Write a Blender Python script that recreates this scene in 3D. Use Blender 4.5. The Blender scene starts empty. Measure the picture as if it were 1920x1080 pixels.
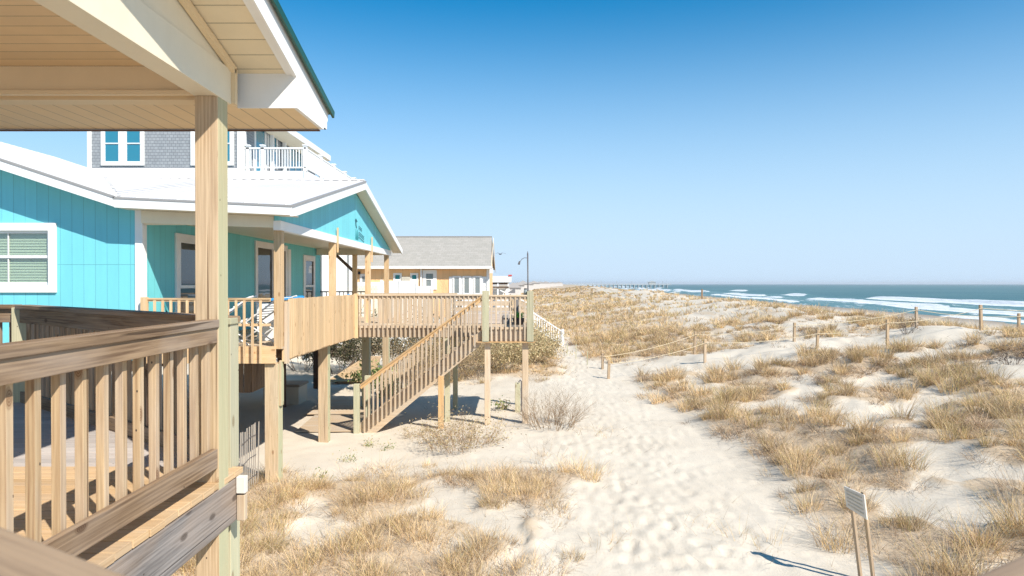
import bpy, math, random
import numpy as np
from mathutils import Vector
random.seed(7); rng = np.random.default_rng(11)
sc = bpy.context.scene
# ------------------------------------------------------------------ camera, sky, sun
cam_d = bpy.data.cameras.new("camera"); cam = bpy.data.objects.new("camera", cam_d)
sc.collection.objects.link(cam); sc.camera = cam
cam_d.lens = 24; cam_d.sensor_width = 36; cam_d.clip_start = 0.05; cam_d.clip_end = 40000
cam.location = (0, 0, 0); cam.rotation_euler = (math.radians(90 - 0.36), 0, 0)
cam_d.dof.use_dof = True; cam_d.dof.focus_distance = 9.0; cam_d.dof.aperture_fstop = 7.0
SUN = Vector((0.41, -0.45, 0.57)).normalized()
elev = math.asin(SUN.z); azim = math.atan2(SUN.x, SUN.y)
w = bpy.data.worlds.new("World"); sc.world = w; w.use_nodes = True
wn = w.node_tree.nodes; wl = w.node_tree.links
bg = wn.get("Background") or wn.new("ShaderNodeBackground")
sky = wn.new("ShaderNodeTexSky"); sky.sky_type = 'NISHITA'; sky.sun_disc = False
sky.sun_elevation = elev; sky.sun_rotation = azim
sky.altitude = 0; sky.air_density = 1.0; sky.dust_density = 0.1; sky.ozone_density = 4.0
hs = wn.new("ShaderNodeHueSaturation"); hs.inputs['Saturation'].default_value = 1.42; hs.inputs['Value'].default_value = 1.06; hs.inputs['Hue'].default_value = 0.488
wl.new(sky.outputs[0], hs.inputs['Color']); tc = wn.new("ShaderNodeTexCoord"); sx_w = wn.new("ShaderNodeSeparateXYZ"); wl.new(tc.outputs['Generated'], sx_w.inputs[0])
rp = wn.new("ShaderNodeValToRGB"); wl.new(sx_w.outputs[2], rp.inputs[0]); rp.color_ramp.interpolation = 'EASE'
for p_, v_ in ((0.0, .95), (.42, 0.0)):
    e_ = rp.color_ramp.elements[0 if p_ == 0 else 1]; e_.position = p_; e_.color = (v_, v_, v_, 1)
mw = wn.new("ShaderNodeMix"); mw.data_type = 'RGBA'; wl.new(rp.outputs[0], mw.inputs[0]); wl.new(hs.outputs[0], mw.inputs[6])
mw.inputs[7].default_value = (4.1, 5.4, 6.9, 1); wl.new(mw.outputs[2], bg.inputs[0]); bg.inputs[1].default_value = 0.105
sun_d = bpy.data.lights.new("sun", 'SUN'); sun_d.energy = 5.0; sun_d.angle = math.radians(0.5)
sun_d.color = (1.0, 0.94, 0.85)
sun = bpy.data.objects.new("sun", sun_d); sc.collection.objects.link(sun)
sun.rotation_euler = SUN.to_track_quat('Z', 'Y').to_euler(); sun.location = (10, -20, 30)
sc.view_settings.view_transform = 'Standard'; sc.view_settings.look = 'None'
sc.view_settings.exposure = 0.50; sc.view_settings.gamma = 1.0
try:
    sc.cycles.max_bounces = 8; sc.cycles.transparent_max_bounces = 12
    sc.cycles.use_adaptive_sampling = True; sc.cycles.use_denoising = True; sc.cycles.denoiser = 'OPENIMAGEDENOISE'; sc.cycles.denoising_prefilter = 'NONE'; sc.cycles.denoising_input_passes = 'RGB_ALBEDO_NORMAL'
except Exception: pass

# ------------------------------------------------------------------ node helpers and materials
class NT:
    def __init__(s, name):
        s.m = bpy.data.materials.new(name); s.m.use_nodes = True
        s.t = s.m.node_tree; s.n = s.t.nodes; s.l = s.t.links
        s.p = s.n["Principled BSDF"]; s.out = s.n["Material Output"]
    def new(s, k, **kw):
        n = s.n.new(k)
        for a, b in kw.items(): setattr(n, a, b)
        return n
    def math(s, op, a, b=None, c=None):
        n = s.new("ShaderNodeMath", operation=op)
        for i, v in enumerate((a, b, c)):
            if v is None: continue
            if isinstance(v, (int, float)): n.inputs[i].default_value = v
            else: s.l.new(v, n.inputs[i])
        return n.outputs[0]
    def ramp(s, f, stops):
        n = s.new("ShaderNodeValToRGB"); e = n.color_ramp.elements
        while len(e) < len(stops): e.new(0.5)
        for i, (p, c) in enumerate(stops):
            e[i].position = p; e[i].color = (c[0], c[1], c[2], 1) if not isinstance(c, (int, float)) else (c, c, c, 1)
        s.l.new(f, n.inputs[0]); return n.outputs[0]
    def mix(s, f, a, b, kind='MIX'):
        n = s.new("ShaderNodeMix", data_type='RGBA', blend_type=kind)
        for i, v in ((0, f), (6, a), (7, b)):
            if isinstance(v, (int, float)): n.inputs[i].default_value = v
            elif isinstance(v, tuple): n.inputs[i].default_value = (v[0], v[1], v[2], 1)
            else: s.l.new(v, n.inputs[i])
        return n.outputs[2]
    def noise(s, vec, scale, detail=4, rough=0.55, dist=0.0):
        n = s.new("ShaderNodeTexNoise"); n.inputs['Scale'].default_value = scale
        n.inputs['Detail'].default_value = detail; n.inputs['Roughness'].default_value = rough
        n.inputs['Distortion'].default_value = dist
        if vec is not None: s.l.new(vec, n.inputs['Vector'])
        return n.outputs['Fac']
    def obj(s): return s.new("ShaderNodeTexCoord").outputs['Object']
    def mapping(s, vec, scale=(1, 1, 1), loc=None):
        n = s.new("ShaderNodeMapping"); n.inputs['Scale'].default_value = scale
        s.l.new(vec, n.inputs['Vector'])
        if loc is not None: s.l.new(loc, n.inputs['Location'])
        return n.outputs[0]
    def bump(s, h, strength=0.3, dist=0.01):
        n = s.new("ShaderNodeBump"); n.inputs['Strength'].default_value = strength
        n.inputs['Distance'].default_value = dist; s.l.new(h, n.inputs['Height'])
        s.l.new(n.outputs[0], s.p.inputs['Normal'])
    def set(s, col=None, rough=None, spec=None, metal=None):
        if col is not None:
            if isinstance(col, tuple): s.p.inputs['Base Color'].default_value = (*col, 1)
            else: s.l.new(col, s.p.inputs['Base Color'])
        if rough is not None:
            if isinstance(rough, (int, float)): s.p.inputs['Roughness'].default_value = rough
            else: s.l.new(rough, s.p.inputs['Roughness'])
        if spec is not None: s.p.inputs['Specular IOR Level'].default_value = spec
        if metal is not None: s.p.inputs['Metallic'].default_value = metal
        return s.m

def wood(name, base, dark, grey=(0.4, 0.37, 0.33), greyamt=0.25, green=0.0, knots=True, rough=0.75, sideg=0.0):
    s = NT(name)
    uv = s.new("ShaderNodeUVMap"); uv.uv_map = "uv"
    oi = s.new("ShaderNodeObjectInfo"); ti = s.new("ShaderNodeAttribute", attribute_name="tint")
    comb = s.new("ShaderNodeCombineXYZ")
    s.l.new(s.math('MULTIPLY', oi.outputs['Random'], 37.0), comb.inputs[0]); s.l.new(s.math('MULTIPLY', oi.outputs['Random'], 91.0), comb.inputs[1])
    v = s.mapping(uv.outputs[0], (1, 1, 1), comb.outputs[0])
    fine = s.noise(s.mapping(v, (2.2, 75, 1)), 1.0, 5, 0.6, 0.25)
    big = s.noise(s.mapping(v, (0.55, 9, 1)), 1.0, 5, 0.6, 2.2)
    wav = s.new("ShaderNodeTexWave", wave_type='BANDS', bands_direction='Y'); wav.inputs['Scale'].default_value = 1.0
    wav.inputs['Distortion'].default_value = 5.5; wav.inputs['Detail'].default_value = 2.5; wav.inputs['Detail Scale'].default_value = 0.55
    s.l.new(s.mapping(v, (0.65, 14, 1)), wav.inputs['Vector'])
    g = s.math('ADD', s.math('MULTIPLY', fine, 0.52), s.math('ADD', s.math('MULTIPLY', big, 0.42), s.math('MULTIPLY', wav.outputs['Fac'], 0.06)))
    col = s.mix(s.ramp(g, [(0.37, 0.95), (0.61, 0.0)]), base, dark)
    patch = s.noise(s.mapping(v, (0.7, 3.0, 1)), 1.0, 3, 0.6, 0.8)
    col = s.mix(s.math('MULTIPLY', s.ramp(patch, [(0.42, 0.0), (0.68, 1.0)]), greyamt), col, grey)
    if green: col = s.mix(s.math('MULTIPLY', s.ramp(s.noise(s.mapping(v, (0.5, 2.5, 3)), 1.0, 3), [(0.36, 0.15), (0.6, 1.0)]), green), col, (0.43, 0.45, 0.29))
    if sideg:
        ge = s.new("ShaderNodeNewGeometry"); sg = s.new("ShaderNodeSeparateXYZ"); s.l.new(ge.outputs['True Normal'], sg.inputs[0])
        col = s.mix(s.math('MULTIPLY', s.math('GREATER_THAN', sg.outputs[0], 0.5), s.math('ADD', sideg * .6, s.math('MULTIPLY', patch, sideg))), col, (0.42, 0.45, 0.28))
    hgt = g
    if knots:
        vo = s.new("ShaderNodeTexVoronoi", feature='F1', voronoi_dimensions='2D'); vo.inputs['Scale'].default_value = 1.0
        s.l.new(s.mapping(v, (3.0, 6.2, 1)), vo.inputs['Vector'])
        d = vo.outputs['Distance']
        ring = s.math('MULTIPLY', s.math('ADD', s.math('SINE', s.math('MULTIPLY', d, 170.0)), 1.0), 0.5)
        sk = s.new('ShaderNodeSeparateColor'); s.l.new(vo.outputs['Color'], sk.inputs[0]); msk = s.math('MULTIPLY', s.ramp(d, [(0.08, 1.0), (0.15, 0.0)]), s.math('GREATER_THAN', sk.outputs[0], 0.80))
        col = s.mix(s.math('MULTIPLY', msk, s.math('ADD', 0.5, s.math('MULTIPLY', ring, 0.4))), col, (dark[0] * .62, dark[1] * .5, dark[2] * .42))
        crack = s.noise(s.mapping(v, (0.35, 30, 1)), 1.0, 2, 0.5, 0.15)
        cm = s.ramp(crack, [(0.30, 1.0), (0.325, 0.0)])
        col = s.mix(s.math('MULTIPLY', cm, 0.75), col, (dark[0] * .35, dark[1] * .32, dark[2] * .3))
        hgt = s.math('SUBTRACT', g, s.math('MULTIPLY', cm, 0.6))
    vn = s.new("ShaderNodeTexVoronoi", feature='F1', voronoi_dimensions='2D'); vn.inputs['Scale'].default_value = 1.0; s.l.new(s.mapping(v, (5.5, 9, 1)), vn.inputs['Vector'])
    nk = s.new('ShaderNodeSeparateColor'); s.l.new(vn.outputs['Color'], nk.inputs[0])
    col = s.mix(s.math('MULTIPLY', s.math('LESS_THAN', vn.outputs['Distance'], 0.035), s.math('GREATER_THAN', nk.outputs[1], 0.88)), col, (0.06, 0.045, 0.035))
    k = s.math('ADD', 0.80, s.math('ADD', s.math('MULTIPLY', ti.outputs['Fac'], 0.24), s.math('MULTIPLY', oi.outputs['Random'], 0.16)))
    mul = s.new("ShaderNodeVectorMath", operation='SCALE'); s.l.new(col, mul.inputs[0]); s.l.new(k, mul.inputs['Scale'])
    s.bump(hgt, 0.35, 0.006)
    return s.set(mul.outputs[0], rough, 0.25)

def painted(name, col, rough=0.5, dirt=0.12, dcol=None, bump=0.1, scale=3.0, spec=0.35):
    s = NT(name); o = s.obj()
    n = s.noise(o, scale, 5, 0.65); n2 = s.noise(s.mapping(o, (9, 9, 0.9)), 1.0, 4, 0.6)
    dc = dcol or tuple(c * 0.7 for c in col)
    c = s.mix(s.math('MULTIPLY', s.ramp(n, [(0.45, 0.0), (0.75, 1.0)]), dirt * 2), col, dc)
    c = s.mix(s.math('MULTIPLY', s.ramp(n2, [(0.5, 0.0), (0.8, 1.0)]), dirt), c, dc)
    s.bump(s.noise(o, 45, 3), bump, 0.004)
    return s.set(c, rough, spec)

def grooved(name, col, pitch, axis='X+Y', rough=0.6, gw=0.05, dark=0.45, hor=None):
    """painted boards with thin grooves every pitch metres"""
    s = NT(name); o = s.obj(); sep = s.new("ShaderNodeSeparateXYZ"); s.l.new(o, sep.inputs[0])
    if axis == 'X+Y': c = s.math('ADD', sep.outputs[0], sep.outputs[1])
    else: c = sep.outputs['XYZ'.index(axis)]
    ph = s.math('DIVIDE', s.math('ADD', c, 500.0), pitch)
    f = s.math('FRACT', ph); fl = s.math('FLOOR', ph)
    edge = s.math('LESS_THAN', f, gw)
    if hor:
        fz = s.math('FRACT', s.math('DIVIDE', s.math('ADD', sep.outputs[2], 500.0 + hor[1]), hor[0]))
        edge = s.math('MAXIMUM', edge, s.math('LESS_THAN', fz, hor[2]))
    wn_ = s.new("ShaderNodeTexWhiteNoise", noise_dimensions='1D'); s.l.new(fl, wn_.inputs['W'])
    n = s.noise(s.mapping(o, (6, 6, 0.7)), 1.0, 5, 0.65)
    k = s.math('ADD', 0.80, s.math('ADD', s.math('MULTIPLY', wn_.outputs['Value'], 0.08), s.math('ADD', s.math('MULTIPLY', n, 0.16), s.math('MULTIPLY', s.noise(o, 0.9, 5, 0.7), 0.14))))
    k = s.math('MULTIPLY', k, s.math('SUBTRACT', 1.0, s.math('MULTIPLY', edge, dark)))
    mul = s.new("ShaderNodeVectorMath", operation='SCALE'); mul.inputs[0].default_value = col; s.l.new(k, mul.inputs['Scale'])
    s.bump(s.math('SUBTRACT', s.math('MULTIPLY', s.noise(s.mapping(o, (60, 60, 3)), 1.0, 3), 0.15), edge), 0.5, 0.006)
    return s.set(mul.outputs[0], rough, 0.3)

M = {}
M['wood_new'] = wood('pale yellow pine', (0.70, 0.50, 0.29), (0.50, 0.32, 0.16), greyamt=0.12)
M['wood_post'] = wood('pale pine post', (0.62, 0.46, 0.29), (0.38, 0.25, 0.14), greyamt=0.2, green=0.12, sideg=0.6)
M['wood_green'] = wood('treated green pine', (0.54, 0.48, 0.33), (0.37, 0.34, 0.22), greyamt=0.3, green=0.4)
M['wood_rail'] = wood('weathered brown pine', (0.33, 0.225, 0.135), (0.12, 0.07, 0.04), (0.40, 0.33, 0.27), 0.55)
M['wood_bal'] = wood('tan pine', (0.54, 0.395, 0.235), (0.28, 0.17, 0.09), (0.50, 0.44, 0.39), 0.4)
M['wood_grey'] = wood('silver grey pine', (0.31, 0.28, 0.26), (0.11, 0.10, 0.095), (0.42, 0.28, 0.17), 0.4)
M['wood_deck'] = wood('golden deck boards', (0.62, 0.43, 0.24), (0.44, 0.28, 0.14), (0.5, 0.42, 0.34), 0.3, knots=False)
M['wood_pale'] = wood('bleached deck boards', (0.56, 0.50, 0.45), (0.38, 0.33, 0.30), (0.6, 0.56, 0.52), 0.3, knots=False)
M['wood_pink'] = wood('pinkish weathered pine', (0.62, 0.48, 0.33), (0.42, 0.30, 0.19), (0.52, 0.48, 0.42), 0.5, knots=False)
M['wood_orange'] = wood('orange stained pine', (0.60, 0.39, 0.19), (0.42, 0.25, 0.11), greyamt=0.15, knots=False)
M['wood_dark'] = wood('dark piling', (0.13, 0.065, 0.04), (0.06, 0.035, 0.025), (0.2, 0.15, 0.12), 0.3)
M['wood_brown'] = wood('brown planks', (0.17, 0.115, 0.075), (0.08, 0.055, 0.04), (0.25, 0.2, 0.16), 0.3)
M['white'] = painted('white paint', (0.80, 0.79, 0.76), 0.45, 0.10, (0.60, 0.56, 0.50))
M['white_vinyl'] = painted('white vinyl', (0.82, 0.82, 0.80), 0.35, 0.05)
M['cream'] = painted('cream vinyl', (0.76, 0.59, 0.37), 0.45, 0.10, (0.58, 0.43, 0.25))
M['cream_pale'] = painted('pale cream vinyl', (0.76, 0.68, 0.52), 0.45, 0.10, (0.55, 0.47, 0.33))
M['soffit_x'] = grooved('cream soffit boards across', (0.76, 0.57, 0.34), 0.127, 'X', 0.5, 0.07, 0.4)
M['soffit_y'] = grooved('cream soffit boards along', (0.74, 0.55, 0.33), 0.127, 'Y', 0.5, 0.07, 0.4)
M['green_roof'] = painted('dark green metal edge', (0.012, 0.07, 0.04), 0.35, 0.2)
M['blue'] = grooved('turquoise board siding', (0.18, 0.58, 0.65), 0.205, 'X+Y', 0.6, 0.035, 0.35, hor=(2.44, 1.15, 0.004))
M['blue_soft'] = grooved('turquoise porch siding', (0.17, 0.58, 0.60), 0.205, 'X+Y', 0.6, 0.035, 0.3)
M['metal_white'] = painted('white roof metal', (0.70, 0.68, 0.66), 0.42, 0.2, (0.55, 0.50, 0.44), 0.05, 1.5)
M['drip'] = painted('grey drip edge', (0.30, 0.29, 0.28), 0.5, 0.1)
M['orange'] = grooved('orange siding', (0.84, 0.52, 0.26), 0.4, 'X+Y', 0.7, 0.03, 0.25)
M['ac'] = painted('beige plastic', (0.50, 0.46, 0.38), 0.5, 0.1)
M['box_beige'] = painted('beige resin', (0.60, 0.52, 0.41), 0.55, 0.1)
M['box_lid'] = painted('taupe resin lid', (0.28, 0.23, 0.18), 0.55, 0.1)
M['red'] = painted('red paint', (0.6, 0.06, 0.05), 0.5)
M['steel'] = painted('dark grey metal', (0.12, 0.11, 0.11), 0.4)
M['black'] = painted('black iron', (0.03, 0.03, 0.035), 0.4)
M['rope'] = painted('pale rope', (0.66, 0.55, 0.38), 0.9, 0.2)
M['cloth_blue'] = painted('blue fabric', (0.02, 0.28, 0.62), 0.8, 0.1)
M['teal_dark'] = painted('dark teal paint', (0.02, 0.22, 0.24), 0.6)
M['navy'] = painted('dark letters', (0.02, 0.10, 0.13), 0.6)
M['grey_panel'] = painted('grey board', (0.20, 0.19, 0.19), 0.7)
M['fence_grey'] = painted('bleached slats', (0.66, 0.62, 0.56), 0.9, 0.3)
M['slat_grey'] = painted('grey brown slats', (0.40, 0.35, 0.29), 0.9, 0.3)
M['gull'] = painted('gull grey', (0.10, 0.10, 0.11), 0.8)
M['hazy_house'] = painted('haze paled house', (0.60, 0.56, 0.52), 0.8)  # distance haze painted into the wall colour
M['hazy_roof'] = painted('haze paled roof', (0.40, 0.38, 0.37), 0.8)  # roof colour paled too, haze painted in
M['pier_wood'] = painted('pier timber', (0.42, 0.43, 0.42), 0.9, 0.2)  # timber colour lightened to paint in distance haze
M['interior'] = painted('dim room', (0.05, 0.05, 0.05), 0.9)  # near black colour stands in for the unlit room behind the blinds
M['blind'] = painted('window blind', (0.66, 0.72, 0.56), 0.6, 0.05)

def shingle(name, c1, c2, mortar, bw, bh, bump=0.6, plane='XZ'):
    s = NT(name); o = s.obj(); sep = s.new("ShaderNodeSeparateXYZ"); s.l.new(o, sep.inputs[0])
    cb = s.new("ShaderNodeCombineXYZ")
    if plane == 'XZ':
        s.l.new(s.math('ADD', sep.outputs[0], sep.outputs[1]), cb.inputs[0]); s.l.new(sep.outputs[2], cb.inputs[1])
    else:
        s.l.new(sep.outputs[0], cb.inputs[0]); s.l.new(s.math('MULTIPLY', sep.outputs[2], 1.15), cb.inputs[1])
    b = s.new("ShaderNodeTexBrick"); s.l.new(cb.outputs[0], b.inputs['Vector'])
    b.inputs['Scale'].default_value = 1.0; b.inputs['Brick Width'].default_value = bw; b.inputs['Row Height'].default_value = bh
    b.inputs['Mortar Size'].default_value = 0.008; b.inputs['Mortar Smooth'].default_value = 0.2
    b.inputs['Color1'].default_value = (*c1, 1); b.inputs['Color2'].default_value = (*c2, 1); b.inputs['Mortar'].default_value = (*mortar, 1)
    n = s.noise(o, 7, 5, 0.7)
    c = s.mix(s.math('MULTIPLY', n, 0.35), b.outputs['Color'], tuple(x * 0.6 for x in c1))
    s.bump(s.math('SUBTRACT', 1.0, b.outputs['Fac']), bump, 0.01)
    return s.set(c, 0.85, 0.2)
M['shingle'] = shingle('grey cedar shingles', (0.30, 0.32, 0.335), (0.37, 0.39, 0.405), (0.15, 0.15, 0.17), 0.17, 0.13)
M['asphalt'] = shingle('grey roof shingles', (0.36, 0.34, 0.30), (0.42, 0.39, 0.35), (0.30, 0.28, 0.25), 0.3, 0.14, 0.3, 'XY')

def glass(name, col, rough=0.02, spec=0.8):
    s = NT(name); s.bump(s.noise(s.obj(), 1.1, 2), 0.03, 0.05)
    return s.set(col, rough, spec)
M['glass_dark'] = glass('dark window glass', (0.035, 0.045, 0.05), 0.02, 1.0)
M['glass_teal'] = glass('sky reflection glass', (0.02, 0.20, 0.29), 0.04, 1.0)  # teal base colour paints in the reflected sky
M['glass_grey'] = glass('grey window glass', (0.22, 0.25, 0.25), 0.08, 0.8)
def clearglass():
    s = NT('clear pane'); tr = s.new("ShaderNodeBsdfTransparent"); gl = s.new("ShaderNodeBsdfGlossy")
    tr.inputs[0].default_value = (0.86, 0.9, 0.88, 1); gl.inputs['Roughness'].default_value = 0.03
    mx = s.new("ShaderNodeMixShader"); mx.inputs[0].default_value = 0.13
    s.l.new(tr.outputs[0], mx.inputs[1]); s.l.new(gl.outputs[0], mx.inputs[2])
    s.l.new(mx.outputs[0], s.out.inputs['Surface']); return s.m
M['glass_clear'] = clearglass()

# ------------------------------------------------------------------ mesh builder
def root_of(o):
    while o.parent: o = o.parent
    return o
class MB:
    def __init__(s): s.v = []; s.f = []; s.uv = []; s.t = []
    def _box(s, P, L, W, H, t=None):
        """P: 8 corners, bit0 along L, bit1 along W, bit2 along H"""
        b = len(s.v); s.v += [tuple(p) for p in P]
        ou, ov = random.random() * 40, random.random() * 40; t = random.random() if t is None else t
        F = [((0, 1, 5, 4), 'LH', 0), ((2, 6, 7, 3), 'HL', 1.3), ((0, 2, 3, 1), 'WL', 2.6), ((4, 5, 7, 6), 'LW', 3.9), ((0, 4, 6, 2), 'E', 5), ((1, 3, 7, 5), 'E', 6)]
        D = {0: L, 1: W, 2: H}
        for idx, k, off in F:
            s.f.append(tuple(b + i for i in idx)); s.t.append(t)
            row = []
            for i in idx:
                l, w_, h = (i & 1) * L, (i >> 1 & 1) * W, (i >> 2 & 1) * H
                if k == 'E': row.append((ou + w_ * .3, ov + off + h))
                elif k in ('LH', 'HL'): row.append((ou + l, ov + off + h))
                else: row.append((ou + l, ov + off + w_))
            s.uv.append(row)
    def box(s, p0, p1, t=None):
        a = [min(p0[i], p1[i]) for i in range(3)]; c = [max(p0[i], p1[i]) for i in range(3)]
        d = [c[i] - a[i] for i in range(3)]; ax = d.index(max(d)); o = [(1, 2), (2, 0), (0, 1)][ax]
        P = []
        for k in range(8):
            p = list(a)
            if k & 1: p[ax] = c[ax]
            if k & 2: p[o[0]] = c[o[0]]
            if k & 4: p[o[1]] = c[o[1]]
            P.append(p)
        s._box(P, d[ax], d[o[0]], d[o[1]], t); return s
    def beam(s, a, b, w_, h, up=(0, 0, 1), t=None):
        a = Vector(a); b = Vector(b); l = (b - a); L = l.length; l.normalize()
        sd = Vector(up).cross(l)
        if sd.length < 1e-4: sd = Vector((1, 0, 0)).cross(l)
        sd.normalize(); u = l.cross(sd)
        P = [a + l * L * (k & 1) + sd * w_ * ((k >> 1 & 1) - .5) + u * h * ((k >> 2 & 1) - .5) for k in range(8)]
        s._box(P, L, w_, h, t); return s
    def hexa(s, P, t=None):
        """8 corners: bottom ring 4 then top ring 4"""
        P = [Vector(p) for p in P]; Q = [P[0], P[1], P[3], P[2], P[4], P[5], P[7], P[6]]
        s._box(Q, (P[1] - P[0]).length, (P[3] - P[0]).length, (P[4] - P[0]).length, t); return s
    def prism(s, poly, d):
        """extrude a 3D polygon by vector d"""
        n = len(poly); b = len(s.v); poly = [Vector(p) for p in poly]; d = Vector(d)
        nrm = (poly[1] - poly[0]).cross(poly[2] - poly[0])
        if nrm.dot(d) > 0: poly = poly[::-1]
        s.v += [tuple(p) for p in poly] + [tuple(p + d) for p in poly]; t = random.random()
        fs = [tuple(range(b, b + n)), tuple(range(b + 2 * n - 1, b + n - 1, -1))]
        for i in range(n):
            j = (i + 1) % n; fs.append((b + i, b + n + i, b + n + j, b + j))
        for f in fs:
            s.f.append(f); s.t.append(t); s.uv.append([(s.v[i][0] + s.v[i][1], s.v[i][2] + s.v[i][1] * .3) for i in f])
        return s
    def tube(s, pts, r, n=8, r2=None, cap=True):
        pts = [Vector(p) for p in pts]; m = len(pts); b = len(s.v); t = random.random(); ref = None
        for i, p in enumerate(pts):
            d = (pts[min(i + 1, m - 1)] - pts[max(i - 1, 0)]).normalized()
            if ref is None: ref = d.orthogonal().normalized()
            ref = (ref - d * ref.dot(d)).normalized(); q = d.cross(ref)
            rr = r if r2 is None else r + (r2 - r) * i / (m - 1)
            for k in range(n):
                a = 2 * math.pi * k / n; s.v.append(tuple(p + (ref * math.cos(a) + q * math.sin(a)) * rr))
        for i in range(m - 1):
            for k in range(n):
                k2 = (k + 1) % n
                s.f.append((b + i * n + k, b + i * n + k2, b + (i + 1) * n + k2, b + (i + 1) * n + k)); s.t.append(t)
                s.uv.append([(i * .3, k / n * .3), (i * .3, (k + 1) / n * .3), (i * .3 + .3, (k + 1) / n * .3), (i * .3 + .3, k / n * .3)])
        if cap:
            for f in (tuple(range(b + n - 1, b - 1, -1)), tuple(range(b + (m - 1) * n, b + m * n))):
                s.f.append(f); s.t.append(t); s.uv.append([(0, 0)] * n)
        return s
    def build(s, name, mat, parent=None, origin=None, bevel=0.0, smooth=False):
        off = root_of(parent).location if parent else Vector(origin or (0, 0, 0))
        me = bpy.data.meshes.new(name)
        me.from_pydata([(a - off.x, b - off.y, c - off.z) for a, b, c in s.v], [], s.f)
        u = me.uv_layers.new(name="uv"); u.data.foreach_set("uv", np.array([c for r in s.uv for p in r for c in p], dtype=np.float32))
        at = me.attributes.new("tint", 'FLOAT', 'FACE'); at.data.foreach_set("value", np.array(s.t, dtype=np.float32))
        me.materials.append(M[mat] if isinstance(mat, str) else mat)
        if smooth: me.polygons.foreach_set("use_smooth", [True] * len(me.polygons))
        o = bpy.data.objects.new(name, me); sc.collection.objects.link(o)
        if parent: o.parent = parent
        else: o.location = off
        if bevel:
            bv = o.modifiers.new("bevel", 'BEVEL'); bv.width = bevel; bv.segments = 2; bv.limit_method = 'ANGLE'
        return o
def tag(o, label=None, cat=None, group=None, kind=None):
    if label: o['label'] = label
    if cat: o['category'] = cat
    if group: o['group'] = group
    if kind: o['kind'] = kind
    return o
def thing(name, loc, label, cat, group=None):
    o = bpy.data.objects.new(name, None); o.empty_display_size = 0.1; sc.collection.objects.link(o)
    o.location = loc; return tag(o, label, cat, group)
def rep(o, offs):
    for d in offs:
        c = o.copy(); sc.collection.objects.link(c); c.parent = o.parent
        c.location = Vector(o.location) + Vector(d)
def np_mesh(name, V, F, mat, col=None, smooth=False, origin=(0, 0, 0)):
    me = bpy.data.meshes.new(name); n, m, k = len(V), len(F), F.shape[1]
    me.vertices.add(n); me.vertices.foreach_set("co", (V - np.array(origin)).astype(np.float32).ravel())
    me.loops.add(m * k); me.loops.foreach_set("vertex_index", F.astype(np.int32).ravel())
    me.polygons.add(m); me.polygons.foreach_set("loop_start", np.arange(0, m * k, k, dtype=np.int32))
    me.polygons.foreach_set("loop_total", np.full(m, k, dtype=np.int32))
    if smooth: me.polygons.foreach_set("use_smooth", np.ones(m, dtype=bool))
    me.update(calc_edges=True)
    if col is not None:
        a = me.attributes.new("col", 'FLOAT_COLOR', 'POINT'); c4 = np.ones((n, 4), np.float32); c4[:, :3] = col
        a.data.foreach_set("color", c4.ravel())
    me.materials.append(mat); o = bpy.data.objects.new(name, me); sc.collection.objects.link(o); o.location = origin
    return o

# ------------------------------------------------------------------ terrain
def hash2(i, j, s):
    h = (i.astype(np.int64) * 374761393 + j.astype(np.int64) * 668265263 + s * 1442695041) & 0xffffffff
    h = ((h ^ (h >> 13)) * 1274126177) & 0xffffffff
    return ((h ^ (h >> 16)) & 0xffffff) / float(0xffffff)
def vnoise(x, y, s=0):
    i = np.floor(x); j = np.floor(y); fx = x - i; fy = y - j; fx = fx * fx * (3 - 2 * fx); fy = fy * fy * (3 - 2 * fy)
    a = hash2(i, j, s); b = hash2(i + 1, j, s); c = hash2(i, j + 1, s); d = hash2(i + 1, j + 1, s)
    return (a * (1 - fx) + b * fx) * (1 - fy) + (c * (1 - fx) + d * fx) * fy
def fbm(x, y, o=4, s=0):
    r = 0; a = 1; t = 0
    for k in range(o):
        r = r + a * vnoise(x * 2 ** k + 17.3 * k, y * 2 ** k + 9.1 * k, s + k); t += a; a *= 0.5
    return r / t
def ss(a, b, x): t = np.clip((x - a) / (b - a), 0, 1); return t * t * (3 - 2 * t)
def skew(Y): return 0.07 * np.clip(Y - 40, 0, 20000)
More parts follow.
